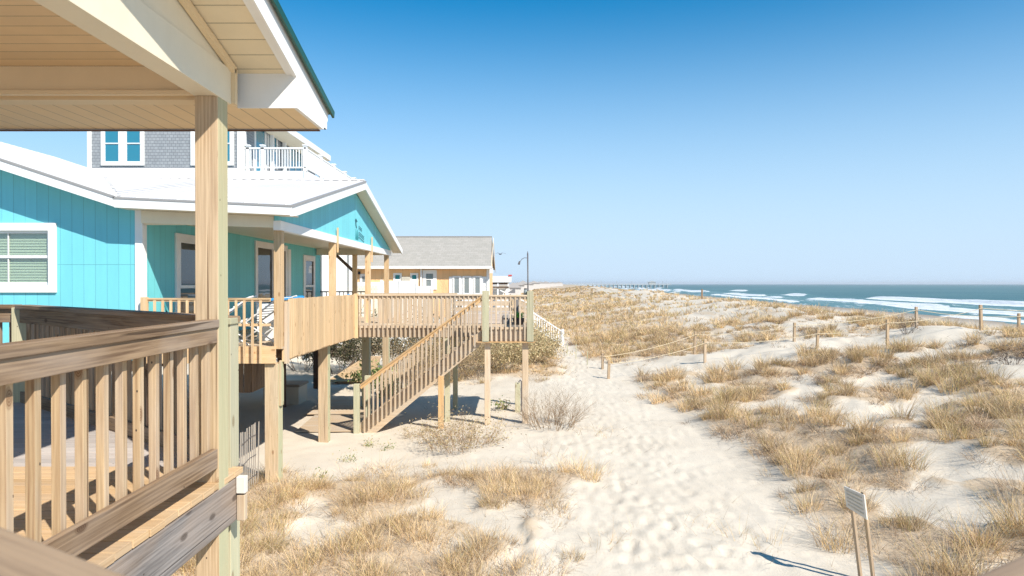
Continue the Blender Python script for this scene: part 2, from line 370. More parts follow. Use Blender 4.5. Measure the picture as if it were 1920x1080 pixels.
def veg(X, Y):
    """how much beach grass grows at a spot, 0..1"""
    Xs = X - skew(Y); n = fbm(X * 0.85 + 3, Y * 0.62, 3, 5); n2 = fbm(X * 1.6, Y * 1.2, 2, 9)
    wob = (fbm(Y * 0.35, Y * 0 + 4, 3, 21) - 0.5) * 1.6
    e = 4.5 - 0.035 * np.clip(Y - 12, 0, 14) + wob * 0.7 + 0.25 * np.sin(Y * 0.6)
    right = ss(e - 0.15, e + 0.5, Xs) * np.clip(ss(0.475, 0.535, 0.010 * (1 - ss(15, 21, Y)) + n * 0.8 + n2 * 0.2 + 0.13 * np.exp(-((Xs - e - 0.9) / 1.1) ** 2) + 0.05 * (fbm(X * .2, Y * .15, 2, 8) - .5)), 0.0, 1)
    right = right * (1 - 0.93 * ss(24.0, 25.4, Y) * (1 - ss(28.2, 29.2, Y)))
    dense = ss(28.8, 30.5, Y + 0.35 * (X - 4)) * ss(3.0, 3.7, Xs) * (1 - ss(8.0, 11.5, Xs - 0.02 * Y + (n - 0.5) * 7))
    far = ss(8.5, 10, Xs) * ss(0.49, 0.57, n * 0.5 + n2 * 0.5 + 0.10 * ss(18, 21, Xs))
    v = np.where(Y > 28.8, np.maximum(dense * (0.82 + 0.18 * n2), far * 0.8), right)
    a = ss(0.375, 0.455, n * 0.6 + n2 * 0.4 + 0.03) * (1 - ss(12.0, 13.2, Y + (n2 - .5) * 1.5)) * (1 - ss(1.0, 1.9, X + (12.5 - Y) * 0.30 + (n - .5) * 1.5)) * ss(-6.5, -5.5, X)
    v = np.maximum(v, np.where(X < 3, a, 0))
    bl = ss(23.2, 25.0, Y + (n - .5) * 3) * ss(-5.5, -4.2, X) * (1 - ss(1.7, 2.2, X - 0.03 * (Y - 28) + (n2 - .5) * 0.5))
    v = np.maximum(v, np.where(X < 3.2, bl, 0))
    v = np.maximum(v, ss(41, 44, Y) * (1 - ss(8.0, 11.5, Xs - 0.02 * Y + (n - 0.5) * 7)) * ss(-3, 0, X + 0.02 * Y))
    v = v * (1 - ss(24, 28, Xs))
    tr = np.minimum(np.abs(Y - 62 - 0.5 * X), np.abs(Y - 92 - 2.5 * X) * .7)      # sand trails far off
    return v * np.where((Y > 45), ss(0.8, 2.2, tr), 1)
def H(X, Y, fine=True):
    Xs = X - skew(Y)
    z = -3.62 + 0.2 * ss(-3.2, 0.2, X)
    z = z + 1.50 * np.clip((Xs - 4.3) / 13.0, 0, 1) ** 0.95
    cr = ss(12, 16, Xs) * (1 - ss(18, 23, Xs))
    z = z + cr * (fbm(X * 0.11, Y * 0.09, 3, 40) - 0.5) * 0.5
    z = z - (z + 4.7) * ss(17.0, 38, Xs) - 1.1 * ss(42, 80, Xs) - 3.5 * ss(80, 160, Xs)
    dune = ss(4.6, 9, Xs) * (1 - ss(24, 30, Xs))
    z = z + dune * ((fbm(X * 0.28, Y * 0.22, 4, 60) - 0.5) * (0.75 - 0.3 * ss(15, 19, Xs)))
    z = z + ss(30, 60, Y) * ss(-8, 3, Xs) * (1 - ss(24, 30, Xs)) * (fbm(X * .09, Y * .05, 3, 80) - 0.35) * 1.3
    flat = 0.2 + 0.8 * ss(4.6, 7, Xs) * (1 - ss(30, 60, Y))
    z = z + (fbm(X * 0.9, Y * 0.7, 3, 90) - 0.5) * 0.20 * flat
    if fine:
        z = z + (fbm(X * 3.2, Y * 2.6, 4, 120) - 0.5) * (0.045 + 0.05 * ss(4.4, 5.5, X))
        z = z + veg(X, Y) * (fbm(X * 1.7, Y * 1.5, 2, 33) * 0.14)
    return z
def Hp(x, y): return float(H(np.array([x], float), np.array([y], float))[0])
def cat(*a): return np.unique(np.round(np.concatenate(a), 4))
gx = cat(-np.geomspace(30, 3500, 22)[::-1], np.arange(-30, -8, .6), np.arange(-8, -1.5, .12), np.arange(-1.5, 5.6, .055), np.arange(5.6, 16, .1), np.arange(16, 30, .22), np.arange(30, 90, 2.0), np.geomspace(90, 420, 12))
gy = cat(np.arange(-12, 7.6, .8), 7.6 * np.exp(np.arange(0, 1.55, 0.0082)), 35.8 * np.exp(np.arange(0, 5.12, 0.03)))
GX, GY = np.meshgrid(gx, gy)
GZ = H(GX, GY); GV = veg(GX, GY)
# footprints trodden into the path
for k in range(2000):
    py = 8.2 + 26 * random.random() ** 1.3; pc = 1.9 + 0.035 * (py - 8.4) + random.gauss(0, 0.85)
    if not (-0.3 < pc < 4.4): continue
    a = random.gauss(0, 0.3); i0, i1 = np.searchsorted(gx, (pc - .35, pc + .35)); j0, j1 = np.searchsorted(gy, (py - .4, py + .4))
    dx = GX[j0:j1, i0:i1] - pc; dy = GY[j0:j1, i0:i1] - py
    u = dx * math.cos(a) + dy * math.sin(a); v_ = -dx * math.sin(a) + dy * math.cos(a)
    sc1 = random.uniform(.7, 1.15); q = (u / 0.07 / sc1) ** 2 + (v_ / 0.15 / sc1) ** 2
    GZ[j0:j1, i0:i1] += random.uniform(.2, 1.4) * -0.011 * (1 - ss(.5, 1.7, q)) + 0.004 * np.exp(-(np.sqrt(q) - 1.7) ** 2 * 3)
V = np.stack([GX.ravel(), GY.ravel(), GZ.ravel()], 1)
nx, ny = len(gx), len(gy); ii, jj = np.meshgrid(np.arange(nx - 1), np.arange(ny - 1)); a0 = (jj * nx + ii).ravel()
F = np.stack([a0, a0 + 1, a0 + nx + 1, a0 + nx], 1)
s = NT('pale beach sand'); o = s.obj()
at = s.new("ShaderNodeAttribute", attribute_name="col")
n1 = s.noise(o, 0.8, 4); n2 = s.noise(o, 9, 6, 0.7); n3 = s.noise(o, 90, 3, 0.7)
c = s.mix(s.ramp(n1, [(0.35, 0.0), (0.7, 1.0)]), (0.66, 0.585, 0.475), (0.595, 0.52, 0.415))
c = s.mix(s.math('MULTIPLY', n3, 0.25), c, (0.48, 0.41, 0.33))
litter = s.mix(s.noise(o, 14, 5, 0.75), (0.60, 0.46, 0.30), (0.38, 0.27, 0.17))
sepc = s.new("ShaderNodeSeparateColor"); s.l.new(at.outputs['Color'], sepc.inputs[0])
c = s.mix(s.math('MULTIPLY', s.ramp(s.math('MULTIPLY', sepc.outputs[0], s.math('ADD', 0.55, s.math('MULTIPLY', n2, 0.9))), [(0.45, 0.0), (0.95, 1.0)]), 0.75), c, litter)
spk = s.noise(o, 26, 2, 0.5); c = s.mix(s.math('MULTIPLY', s.ramp(spk, [(0.74, 0.0), (0.77, 1.0)]), 0.5), c, (0.22, 0.16, 0.10))
c = s.mix(sepc.outputs[1], c, (0.30, 0.25, 0.20))
s.bump(s.math('ADD', s.math('MULTIPLY', s.noise(o, 9, 6, 0.65, 0.6), 0.3), s.math('MULTIPLY', s.noise(s.mapping(o, (1, .45, 1)), 34, 5, 0.75), 0.32)), 0.55, 0.045)
sand = s.set(c, 0.95, 0.12)
wet = ss(45, 66, GX - skew(GY))
ground = np_mesh("ground", V, F, sand, np.stack([GV.ravel(), wet.ravel(), GV.ravel() * 0], 1), smooth=True)
tag(ground, kind='structure')

# ------------------------------------------------------------------ water with breakers
sx = cat(np.arange(-25, 85, .5), np.geomspace(85, 6500, 55)); sy = cat(np.arange(-60, 40, 6), 40 * np.exp(np.arange(0, 5.05, 0.0105)))
SX, SY = np.meshgrid(sx, sy)
def crest(c0, amp, wdt, seed, lo=0.45):
    pos = c0 + (fbm(SY * 0.012, SY * 0, 3, seed) - .5) * 16
    strength = ss(lo, lo + .2, fbm(SY * 0.022 + 5, SY * 0 + 2, 2, seed + 7))
    d = (SX - pos) / wdt; prof = np.where(d < 0, np.exp(-(d * 1.6) ** 2), np.exp(-(d * .8) ** 2))
    return amp * strength * prof, strength * np.exp(-((SX - pos + wdt * .7) / (wdt * .95)) ** 2)
WZ = np.zeros_like(SX); FO = np.zeros_like(SX)
for c0, amp, wd, sd, lo in ((3, .35, 2.2, 3, .3), (11, .5, 2.2, 13, .35), (20, .7, 2.6, 29, .38), (31, .9, 3.0, 47, .45), (45, 1.1, 3.2, 71, .5), (66, 1.0, 3.6, 91, .58)):
    z_, f_ = crest(c0, amp, wd, sd, lo); WZ += z_; FO = np.maximum(FO, f_ * (1.15 if c0 > 10 else .9))
FO = np.maximum(FO, 0.37 * (1 - ss(26, 60, SX)))
WZ += (fbm(SX * .12, SY * .06, 3, 99) - .5) * .5
V = np.stack([(SX + 72 + skew(SY)).ravel(), SY.ravel(), (WZ - 5.5).ravel()], 1)
nx, ny = len(sx), len(sy); ii, jj = np.meshgrid(np.arange(nx - 1), np.arange(ny - 1)); a0 = (jj * nx + ii).ravel()
F = np.stack([a0, a0 + 1, a0 + nx + 1, a0 + nx], 1)
s = NT('sea water'); o = s.obj(); at = s.new("ShaderNodeAttribute", attribute_name="col")
sepc = s.new("ShaderNodeSeparateColor"); s.l.new(at.outputs['Color'], sepc.inputs[0])
n = s.noise(s.mapping(o, (0.22, 0.07, 1)), 1.0, 8, 0.78, 1.2)
foam = s.ramp(s.math('ADD', s.math('MULTIPLY', sepc.outputs[0], 0.62), s.math('MULTIPLY', n, 1.25)), [(0.92, 0.0), (1.06, 1.0)])
cap = s.ramp(s.noise(s.mapping(o, (0.10, 0.035, 1)), 1.0, 6, 0.6), [(0.755, 0.0), (0.79, 0.8)])
foam = s.math('MAXIMUM', foam, cap)
wc = s.mix(s.ramp(s.noise(s.mapping(o, (0.012, 0.008, 1)), 1.0, 5, 0.6), [(0.35, 0.0), (0.65, 1.0)]), (0.052, 0.130, 0.138), (0.085, 0.175, 0.172))
wc = s.mix(s.math('MULTIPLY', sepc.outputs[0], 0.8), wc, (0.16, 0.30, 0.31))
s.bump(s.noise(s.mapping(o, (0.5, 0.22, 1)), 1.0, 6, 0.7), 0.9, 0.5)
wm = s.set(s.mix(foam, wc, (0.74, 0.76, 0.76)), s.math('ADD', 0.42, s.math('MULTIPLY', foam, 0.4)), 0.18)
water = np_mesh("water", V, F, wm, np.stack([FO.ravel()] * 3, 1), smooth=True); tag(water, kind='structure')

# ------------------------------------------------------------------ our covered porch and deck
PX0, PX1, PY0, PY1 = -1.89, -1.75, 4.07, 4.21
GZp = -3.6
porch = thing("covered_porch", (PX1, PY1, Hp(PX1, PY1)), "near cream porch roof with green metal edge carried by a tall pine post", "porch")
b = MB(); b.box((PX0, PY0, -3.7), (PX1, PY1, 1.12)); b.build("post", 'wood_post', porch, bevel=.005)
MB().box((-1.895, -2.5, 1.12), (-1.765, 4.28, 1.30)).build("beam", 'cream_pale', porch, bevel=.003)
# clad face of the beam and gable board above it
sl = 0.262; rz = lambda y: 1.30 + (5.15 - y) * sl          # top of the rake
RY = 1.2                                                    # ridge
b = MB(); b.box((-1.765, -2.5, 1.115), (-1.745, 4.25, 1.33)); b.build("beam_cladding", 'cream_pale', porch, bevel=.002)
b = MB(); b.prism([(-1.80, 4.25, 1.33), (-1.80, 4.25, rz(4.25) - .17), (-1.80, RY, rz(RY) - .17), (-1.80, -2.0, rz(4.25) - .17), (-1.80, -2.0, 1.33)], (0.042, 0, 0)); b.build("gable_panel", 'cream_pale', porch)
b = MB(); b.beam((-1.735, RY, rz(RY) - .20), (-1.735, 4.27, rz(4.27) - .20), .03, .045); b.box((-1.75, 4.25, 1.12), (-1.72, 4.285, rz(4.25) - .2)); b.build("trim", 'cream', porch)
MB().box((-9, 4.085, 1.15), (-1.895, 4.17, 1.30)).box((-9, 4.06, 1.125), (-1.9, 4.10, 1.15)).build("cross_beam", 'cream', porch, bevel=.002)
MB().box((-9, 4.17, 1.12), (-1.9, 4.28, 1.145)).build("soffit_trim", 'cream', porch)
MB().box((-9, -2.5, 1.30), (-1.895, 4.085, 1.32)).build("ceiling", 'soffit_y', porch)
MB().box((-9, 4.28, 1.125), (-1.752, 4.97, 1.145)).box((-1.752, 4.366, 1.125), (-1.40, 4.97, 1.145)).build("soffit", 'soffit_x', porch)
b = MB()      # sloping rake soffit outside the gable
b.hexa([(-1.76, RY, rz(RY) - .165), (-1.42, RY, rz(RY) - .165), (-1.42, 4.40, rz(4.40) - .165), (-1.76, 4.40, rz(4.40) - .165),
        (-1.76, RY, rz(RY) - .15), (-1.42, RY, rz(RY) - .15), (-1.42, 4.40, rz(4.40) - .15), (-1.76, 4.40, rz(4.40) - .15)])
b.build("rake_soffit", grooved('rake soffit boards', (0.78, 0.66, 0.46), 0.15, 'Y', 0.5, 0.06, 0.45), porch)
b = MB(); b.box((-1.752, 4.365, 1.122), (-1.373, 4.378, 1.40)); b.build("cornice_return", 'white', porch)
b = MB()
b.prism([(-1.40, RY, rz(RY) - .175), (-1.40, 4.38, rz(4.38) - .185), (-1.40, 4.38, 1.125), (-1.40, 4.985, 1.125), (-1.40, 5.10, rz(5.10) - .10), (-1.40, 5.12, rz(5.12) - .012), (-1.40, RY, rz(RY) - .012)], (0.025, 0, 0))
b.beam((-1.415, RY, rz(RY) - .165), (-1.415, 4.38, rz(4.38) - .165), .05, .02)
b.build("rake_fascia", 'white', porch)
MB().box((-9, 4.97, 1.12), (-1.40, 4.99, 1.27)).build("eave_fascia", 'white', porch)
MB().box((-9, 4.962, 1.112), (-1.40, 4.992, 1.119)).build("drip_line", 'wood_dark', porch)
b = MB(); b.hexa([(-9, RY, rz(RY) - .012), (-1.345, RY, rz(RY) - .012), (-1.345, 5.18, rz(5.18) - .012), (-9, 5.18, rz(5.18) - .012), (-9, RY, rz(RY) + .012), (-1.345, RY, rz(RY) + .012), (-1.345, 5.18, rz(5.18) + .012), (-9, 5.18, rz(5.18) + .012)])
b.hexa([(-9, RY, rz(RY) - .012), (-1.345, RY, rz(RY) - .012), (-1.345, -2.8, rz(5.2)), (-9, -2.8, rz(5.2)), (-9, RY, rz(RY) + .012), (-1.345, RY, rz(RY) + .012), (-1.345, -2.8, rz(5.2) + .024), (-9, -2.8, rz(5.2) + .024)])
b.beam((-1.35, RY, rz(RY) - .02), (-1.35, 5.17, rz(5.17) - .02), .016, .05)
b.build("metal_roof", 'green_roof', porch)
b = MB(); b.box((-9, 4.99, 1.15), (-1.385, 5.10, 1.165)).box((-9, 5.085, 1.165), (-1.385, 5.10, 1.25)).box((-1.40, 4.995, 1.15), (-1.38, 5.10, 1.245)); b.build("gutter", 'white', porch)

deck = thing("porch_deck", (-1.75, 4.3, -3.6), "raised near deck of golden boards edged by a grey weathered joist", "deck")
b = MB(); y = -1.0
while y < 4.36:
    e = -1.748 + random.uniform(-.004, .004); b.box((-7.5, y, -1.225), (e, y + .137, -1.187)); y += .143
b.build("deck_boards", 'wood_deck', deck, bevel=.003)
def diag_x(y): return -1.80 - (y - 4.46) * 2.04 / 1.6
b = MB(); y = 4.37
while y < 6.9:
    x1 = min(-1.95, diag_x(y)); b.box((-9.5, y, -1.225), (x1, y + .137, -1.19)); y += .143
b.build("walkway_boards", 'wood_pale', deck, bevel=.003)
b = MB(); b.box((-1.785, -1.0, -1.495), (-1.745, 4.375, -1.232)); b.build("edge_joist", 'wood_grey', deck, bevel=.003)
b = MB()
for y in np.arange(-.6, 4.3, .6): b.box((-7.4, y, -1.49), (-1.79, y + .04, -1.23))
b.box((-7.5, 4.30, -1.49), (-1.95, 4.34, -1.23)); b.beam((-1.99, 4.46, -1.36), (-4.92, 6.82, -1.36), .04, .26)
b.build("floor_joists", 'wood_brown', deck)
b = MB(); b.box((-1.742, 4.30, -1.325), (-1.685, 4.35, -1.22)); b.build("end_block", 'fence_grey', deck, bevel=.004)
b = MB(); b.box((-1.742, 4.31, -1.50), (-1.69, 4.355, -1.338)); b.build("block_bracket", 'wood_pink', deck, bevel=.004)
for i, (x, y) in enumerate(((-1.96, 4.385), (-5.0, 6.85), (-1.93, 1.4), (-6.5, 4.4))):
    b = MB(); b.box((x, y, -3.75), (x + .15, y + .15, -1.23)); b.build("deck_post", 'wood_green', deck, bevel=.005)

def rail_run(name, label, a, c, ztop, capw, capt, bh, bot, bsp, bsz, mats, side=1, post=None, botboard=(.115, .038), z_bal_bot=-1.1, cat_="railing", loc_z=-1.19, group=None, skip_end=.05):
    """railing from a to c (x,y); side=+1 puts the boards on the right hand side of a->c"""
    a = Vector((*a, 0)); c = Vector((*c, 0)); d = (c - a).normalized(); nrm = Vector((d.y, -d.x, 0)) * side
    t = thing(name, (a.x, a.y, loc_z), label, cat_, group)
    P = lambda u, n_, z: a + d * u + nrm * n_ + Vector((0, 0, z)); L = (c - a).length
    MB().beam(P(0, -.012, ztop - capt / 2), P(L, -.012, ztop - capt / 2), capw, capt).build("top_rail", mats[0], t, bevel=.004)
    MB().beam(P(0, .0, ztop - capt - bh / 2), P(L, .0, ztop - capt - bh / 2), .038, bh).build("upper_board", mats[0], t, bevel=.003)
    MB().beam(P(0, .0, bot - botboard[0] / 2), P(L, .0, bot - botboard[0] / 2), .038, botboard[0]).build("bottom_rail", mats[0], t, bevel=.003)
    n = int((L - 2 * skip_end) / bsp); z1 = ztop - capt - .004
    p = P(skip_end, -.039, z_bal_bot); q = P(skip_end, -.039, z1)
    bo = MB().beam(p, q, bsz, bsz, up=d).build("baluster", mats[1], t, bevel=.002)
    rep(bo, [d * bsp * k for k in range(1, n + 1)])
    return t, P
rail_run("porch_railing", "weathered brown railing nearest the camera running to the tall porch post", (-1.776, 1.40), (-1.776, 4.07), -.213, .088, .047, .092, -.985, .1455, .037, ('wood_rail', 'wood_bal'), z_bal_bot=-1.04, skip_end=.02)
t, P = rail_run("porch_railing", "shaded slanting railing behind the near deck, in front of the turquoise wall", (-4.93, 6.86), (-1.84, 4.43), -.212, .14, .04, .14, -1.08, .128, .036, ('wood_rail', 'wood_rail'), z_bal_bot=-1.15)
MB().box((-1.945, 4.385, -1.2), (-1.81, 4.52, -.262)).box((-1.96, 4.37, -.262), (-1.80, 4.53, -.222)).build("post", 'wood_green', t, bevel=.004)
MB().box((-5.02, 6.84, -1.2), (-4.86, 7.0, -.24)).build("post", 'wood_green', t, bevel=.004)
rail_run("porch_railing", "far left piece of railing beyond the greenish post, below the turquoise wall", (-9.5, 6.92), (-5.02, 6.92), -.212, .14, .04, .14, -1.08, .128, .036, ('wood_rail', 'wood_rail'), z_bal_bot=-1.15)
t, P = rail_run("corner_railing", "blurred brown handrail in the very near lower corners of the photo", (-1.70, 1.31), (.02, .277), -.215, .10, .04, .09, -1.02, .14, .036, ('wood_rail', 'wood_bal'), side=-1)
a = Vector((.02, .252, 0)); c = Vector((1.7, 1.262, 0)); d = (c - a).normalized()
MB().beam(a + Vector((0, 0, -.235)), c + Vector((0, 0, -.235)), .10, .04).build("top_rail", 'wood_rail', t, bevel=.004)
MB().beam(a + Vector((0, 0, -1.08)), c + Vector((0, 0, -1.08)), .04, .11).build("bottom_rail", 'wood_rail', t, bevel=.004)
bo = MB().beam(a + d * .1 + Vector((0, 0, -1.1)), a + d * .1 + Vector((0, 0, -.256)), .036, .036, up=d).build("baluster", 'wood_bal', t, bevel=.002)
rep(bo, [d * .14 * k for k in range(1, 12)])

# ------------------------------------------------------------------ windows
def T(axis, o, u, v, n):
    return (o[0] + u, o[1] - n, o[2] + v) if axis == 'y' else (o[0] + n, o[1] + u, o[2] + v)
def bx(mb, axis, o, a, b_):
    mb.box(T(axis, o, *a), T(axis, o, *b_)); return mb
def window(parent, axis, o, w_, h, trim=.1, kind='hung', gl='glass_dark', frame='white', blinds=False, mull=0, tw=.04, name="window", label=None):
    b = MB()
    bx(b, axis, o, (-trim, -trim, 0), (0, h + trim, tw)); bx(b, axis, o, (w_, -trim, 0), (w_ + trim, h + trim, tw))
    bx(b, axis, o, (0, -trim, 0), (w_, 0, tw)); bx(b, axis, o, (0, h, 0), (w_, h + trim, tw))
    W = b.build(name, frame, parent, bevel=.004)
    if label: W['label'] = label
    f = .045; n0 = -.05 if blinds else .004; b = MB()
    for (u0, v0, u1, v1, nn) in ([(0, h / 2, w_, h, .012), (0, 0, w_, h / 2 + .03, 0)] if kind == 'hung' else [(0, 0, w_, h, 0)] if kind == 'fixed' else [(0, 0, w_ / 2 + .03, h, 0), (w_ / 2 - .03, 0, w_, h, .012)]):
        e = n0 + nn
        bx(b, axis, o, (u0, v0, e), (u0 + f, v1, e + .028)); bx(b, axis, o, (u1 - f, v0, e), (u1, v1, e + .028))
        bx(b, axis, o, (u0 + f, v0, e), (u1 - f, v0 + f, e + .028)); bx(b, axis, o, (u0 + f, v1 - f, e), (u1 - f, v1, e + .028))
    for k in range(mull):
        x = w_ * (k + 1) / (mull + 1); bx(b, axis, o, (x - .01, 0.01, n0 + .006), (x + .01, h - .01, n0 + .022))
    b.build("sash", frame, W, bevel=.002)
    b = MB(); bx(b, axis, o, (.01, .01, n0 + .001), (w_ - .01, h - .01, n0 + .006)); b.build("pane", gl, W)
    if blinds:
        b = MB(); z = .03
        while z < h - .03:
            p = [T(axis, o, .03, z, -.062), T(axis, o, w_ - .03, z, -.062), T(axis, o, w_ - .03, z + .052, -.078), T(axis, o, .03, z + .052, -.078)]
            b.prism(p, (0, 0, .004)); z += .05
        b.build("blind", 'blind', W)
    return W

# ------------------------------------------------------------------ blue house
SWX, FWY = -6.5, 12.0
bh = thing("blue_beach_house", (SWX, FWY, -3.6), "turquoise beach house with white metal roof, nearest neighbour raised on pilings", "house")
zm = lambda x, k=0: 1.49 + .33 * (-6.72 - x) + k
wx0, wx1, wz0, wz1 = -9.62, -8.13, -.02, .93        # front window opening
b = MB(); TH = .16
b.box((-20, FWY, -1.35), (wx0, FWY + TH, 1.2)); b.box((wx1, FWY, -1.35), (SWX, FWY + TH, 1.2))
b.box((wx0, FWY, -1.35), (wx1, FWY + TH, wz0)); b.box((wx0, FWY, wz1), (wx1, FWY + TH, 1.2))
b.prism([(SWX, FWY, 1.2), (-6.62, FWY, zm(-6.62, -.15)), (-13.6, FWY, zm(-13.6, -.15)), (-20, FWY, 1.5), (-20, FWY, 1.2)], (0, TH, 0))
b.build("front_wall", 'blue', bh)
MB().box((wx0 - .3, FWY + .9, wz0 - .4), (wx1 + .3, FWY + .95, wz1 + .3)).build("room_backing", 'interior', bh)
sw_open = [(13.32, -1.1, .93, 'hung', .95), (15.1, -1.1, 2.5, 'slide', 2.0)]
b = MB(); b.box((SWX - TH, FWY + TH, -1.35), (SWX, 23.25, 1.28)); b.build("side_wall", 'blue_soft', bh)
MB().box((-20, 23.2, -1.35), (SWX - TH, 23.35, 1.28)).build("rear_wall", 'blue', bh)
b = MB(); b.box((SWX - .115, FWY - .022, -1.35), (SWX + .02, FWY, 1.35)).box((SWX, FWY, -1.35), (SWX + .022, FWY + .12, 1.2)); b.build("corner_trim", 'white', bh, bevel=.003)
MB().box((SWX, 23.15, -1.35), (SWX + .022, 23.27, 1.2)).build("corner_trim", 'white', bh)
window(bh, 'y', (wx0, FWY, wz0), wx1 - wx0, wz1 - wz0, trim=.135, gl='glass_clear', blinds=True, mull=1, name="window", label="white framed window with pale closed blinds")
window(bh, 'x', (SWX, 13.28, -1.0), 1.05, 1.85, trim=.13, gl='glass_dark', name="window")
window(bh, 'x', (SWX, 17.35, -1.08), 2.2, 2.05, trim=.12, kind='slide', gl='glass_dark', name="sliding_door")
window(bh, 'x', (SWX, 21.35, -.95), .95, 1.72, trim=.13, gl='glass_dark', name="window")
MB().box((SWX, 19.75, -1.08), (SWX + .03, 20.0, 1.0)).build("door_trim", 'white', bh)
# main roof
def slab(poly, th):  # poly in 3D, extruded downwards
    return MB().prism(poly, (0, 0, -th))
b = slab([(-6.72, 11.57, zm(-6.72)), (-6.72, 20.4, zm(-6.72)), (-13.6, 20.4, zm(-13.6)), (-13.6, 11.57, zm(-13.6))], .03)
b.prism([(-13.6, 11.57, zm(-13.6)), (-13.6, 20.4, zm(-13.6)), (-20.6, 20.4, zm(-6.6)), (-20.6, 11.57, zm(-6.6))], (0, 0, -.03))
y = 11.75
while y < 20.3: b.beam((-6.74, y, zm(-6.74, .008)), (-13.6, y, zm(-13.6, .008)), .03, .016); y += .23
b.build("main_roof", 'metal_white', bh)
b = MB(); b.prism([(-6.72, 11.57, zm(-6.72, -.03)), (-13.6, 11.57, zm(-13.6, -.03)), (-13.6, 11.57, zm(-13.6, -.21)), (-6.72, 11.57, zm(-6.72, -.19))], (0, -.03, 0))
b.prism([(-13.6, 11.57, zm(-13.6, -.03)), (-20.6, 11.57, zm(-6.6, -.03)), (-20.6, 11.57, zm(-6.6, -.19)), (-13.6, 11.57, zm(-13.6, -.21))], (0, -.03, 0))
b.build("rake_fascia", 'white', bh)
b = MB(); b.prism([(-6.72, 11.575, zm(-6.72, -.005)), (-13.6, 11.575, zm(-13.6, -.005)), (-13.6, 11.575, zm(-13.6, -.045)), (-6.72, 11.575, zm(-6.72, -.045))], (0, -.045, 0)); b.build("drip_edge", 'drip', bh)
b = MB(); b.prism([(-6.74, 11.57, zm(-6.74, -.15)), (-13.6, 11.57, zm(-13.6, -.15)), (-13.6, 12, zm(-13.6, -.15)), (-6.74, 12, zm(-6.74, -.15))], (0, 0, .02)); b.build("soffit", 'cream_pale', bh)
# porch roof, ridge runs towards the sea
XR, XV = -3.75, -6.74
zn = lambda x: 1.33 + .0468 * (XR - x) * 1.0            # near eave height (slightly out of level)
zr = lambda x: 2.62 + .012 * (XR - x)
pr = lambda y, x: zn(x) + (zr(x) - zn(x)) * (y - 11.57) / (17.4 - 11.57) if y < 17.4 else zr(x) + (1.20 - zr(x)) * (y - 17.4) / (23.2 - 17.4)
XVr = -10.4
b = slab([(XR, 11.57, pr(11.57, XR)), (XV, 11.57, pr(11.57, XV)), (XVr, 17.4, zr(XVr)), (XR, 17.4, zr(XR))], .03)
b.prism([(XR, 23.2, 1.2), (XV, 23.2, 1.2), (XVr, 17.4, zr(XVr)), (XR, 17.4, zr(XR))], (0, 0, -.03))
x = XR - .12
while x > XVr:
    y0 = 11.6 if x > XV else 11.57 + (17.4 - 11.57) * (XV - x) / (XV - XVr)
    b.beam((x, y0, pr(y0, x) + .008), (x, 17.38, zr(x) + .008), .03, .016); x -= .23
b.beam((XR, 17.4, zr(XR) + .012), (XVr, 17.4, zr(XVr) + .012), .18, .03)
b.build("porch_roof", 'metal_white', bh)
MB().beam((XV, 11.6, pr(11.57, XV) + .012), (XVr, 17.4, zr(XVr) + .012), .16, .012).build("valley_flashing", 'drip', bh)
b = MB(); b.prism([(XR, 11.57, zn(XR) - .03), (-6.722, 11.57, zn(XV) - .03), (-6.722, 11.57, zn(XV) - .18), (XR, 11.57, zn(XR) - .17)], (0, -.03, 0)); b.build("eave_fascia", 'white', bh)
b = MB(); b.prism([(XR + .02, 11.575, zn(XR) - .0), (XV, 11.575, zn(XV) - .0), (XV, 11.575, zn(XV) - .035), (XR + .02, 11.575, zn(XR) - .035)], (0, -.045, 0))
b.prism([(XR, 11.54, pr(11.57, XR)), (XR, 17.4, zr(XR)), (XR, 17.4, zr(XR) - .04), (XR, 11.54, pr(11.57, XR) - .04)], (.045, 0, 0)); b.build("drip_edge", 'drip', bh)
b = MB(); b.prism([(XR, 11.54, pr(11.57, XR) - .03), (XR, 17.4, zr(XR) - .03), (XR, 17.4, zr(XR) - .22), (XR, 11.85, pr(11.85, XR) - .21), (XR, 11.54, 1.14)], (.03, 0, 0))
b.prism([(XR, 17.4, zr(XR) - .03), (XR, 23.22, 1.17), (XR, 23.22, 1.0), (XR, 17.4, zr(XR) - .22)], (.03, 0, 0)); b.build("gable_fascia", 'white', bh)
b = MB()
b.prism([(-4.05, 11.6, pr(11.6, XR) - .16), (XR, 11.6, pr(11.6, XR) - .16), (XR, 17.4, zr(XR) - .16), (-4.05, 17.4, zr(XR) - .16)], (0, 0, .015))
b.prism([(-4.05, 23.2, 1.04), (XR, 23.2, 1.04), (XR, 17.4, zr(XR) - .16), (-4.05, 17.4, zr(XR) - .16)], (0, 0, .015))
b.hexa([(XV, 11.58, zn(XV) - .175), (XR, 11.58, zn(XR) - .165), (XR, 12.0, zn(XR) - .165), (XV, 12.0, zn(XV) - .175), (XV, 11.58, zn(XV) - .155), (XR, 11.58, zn(XR) - .145), (XR, 12.0, zn(XR) - .145), (XV, 12.0, zn(XV) - .155)]); b.build("soffit", 'cream_pale', bh)
GXW = -4.06
b = MB(); b.prism([(GXW, 11.9, 1.10), (GXW, 11.9, pr(11.9, XR) - .16), (GXW, 17.4, zr(XR) - .17), (GXW, 22.85, pr(22.85, XR) - .16), (GXW, 22.85, 1.08)], (-.08, 0, 0)); b.build("gable_wall", 'blue', bh)
MB().box((GXW - .10, 11.9, .935), (GXW + .03, 22.8, 1.10)).build("sea_beam", 'white', bh, bevel=.003)
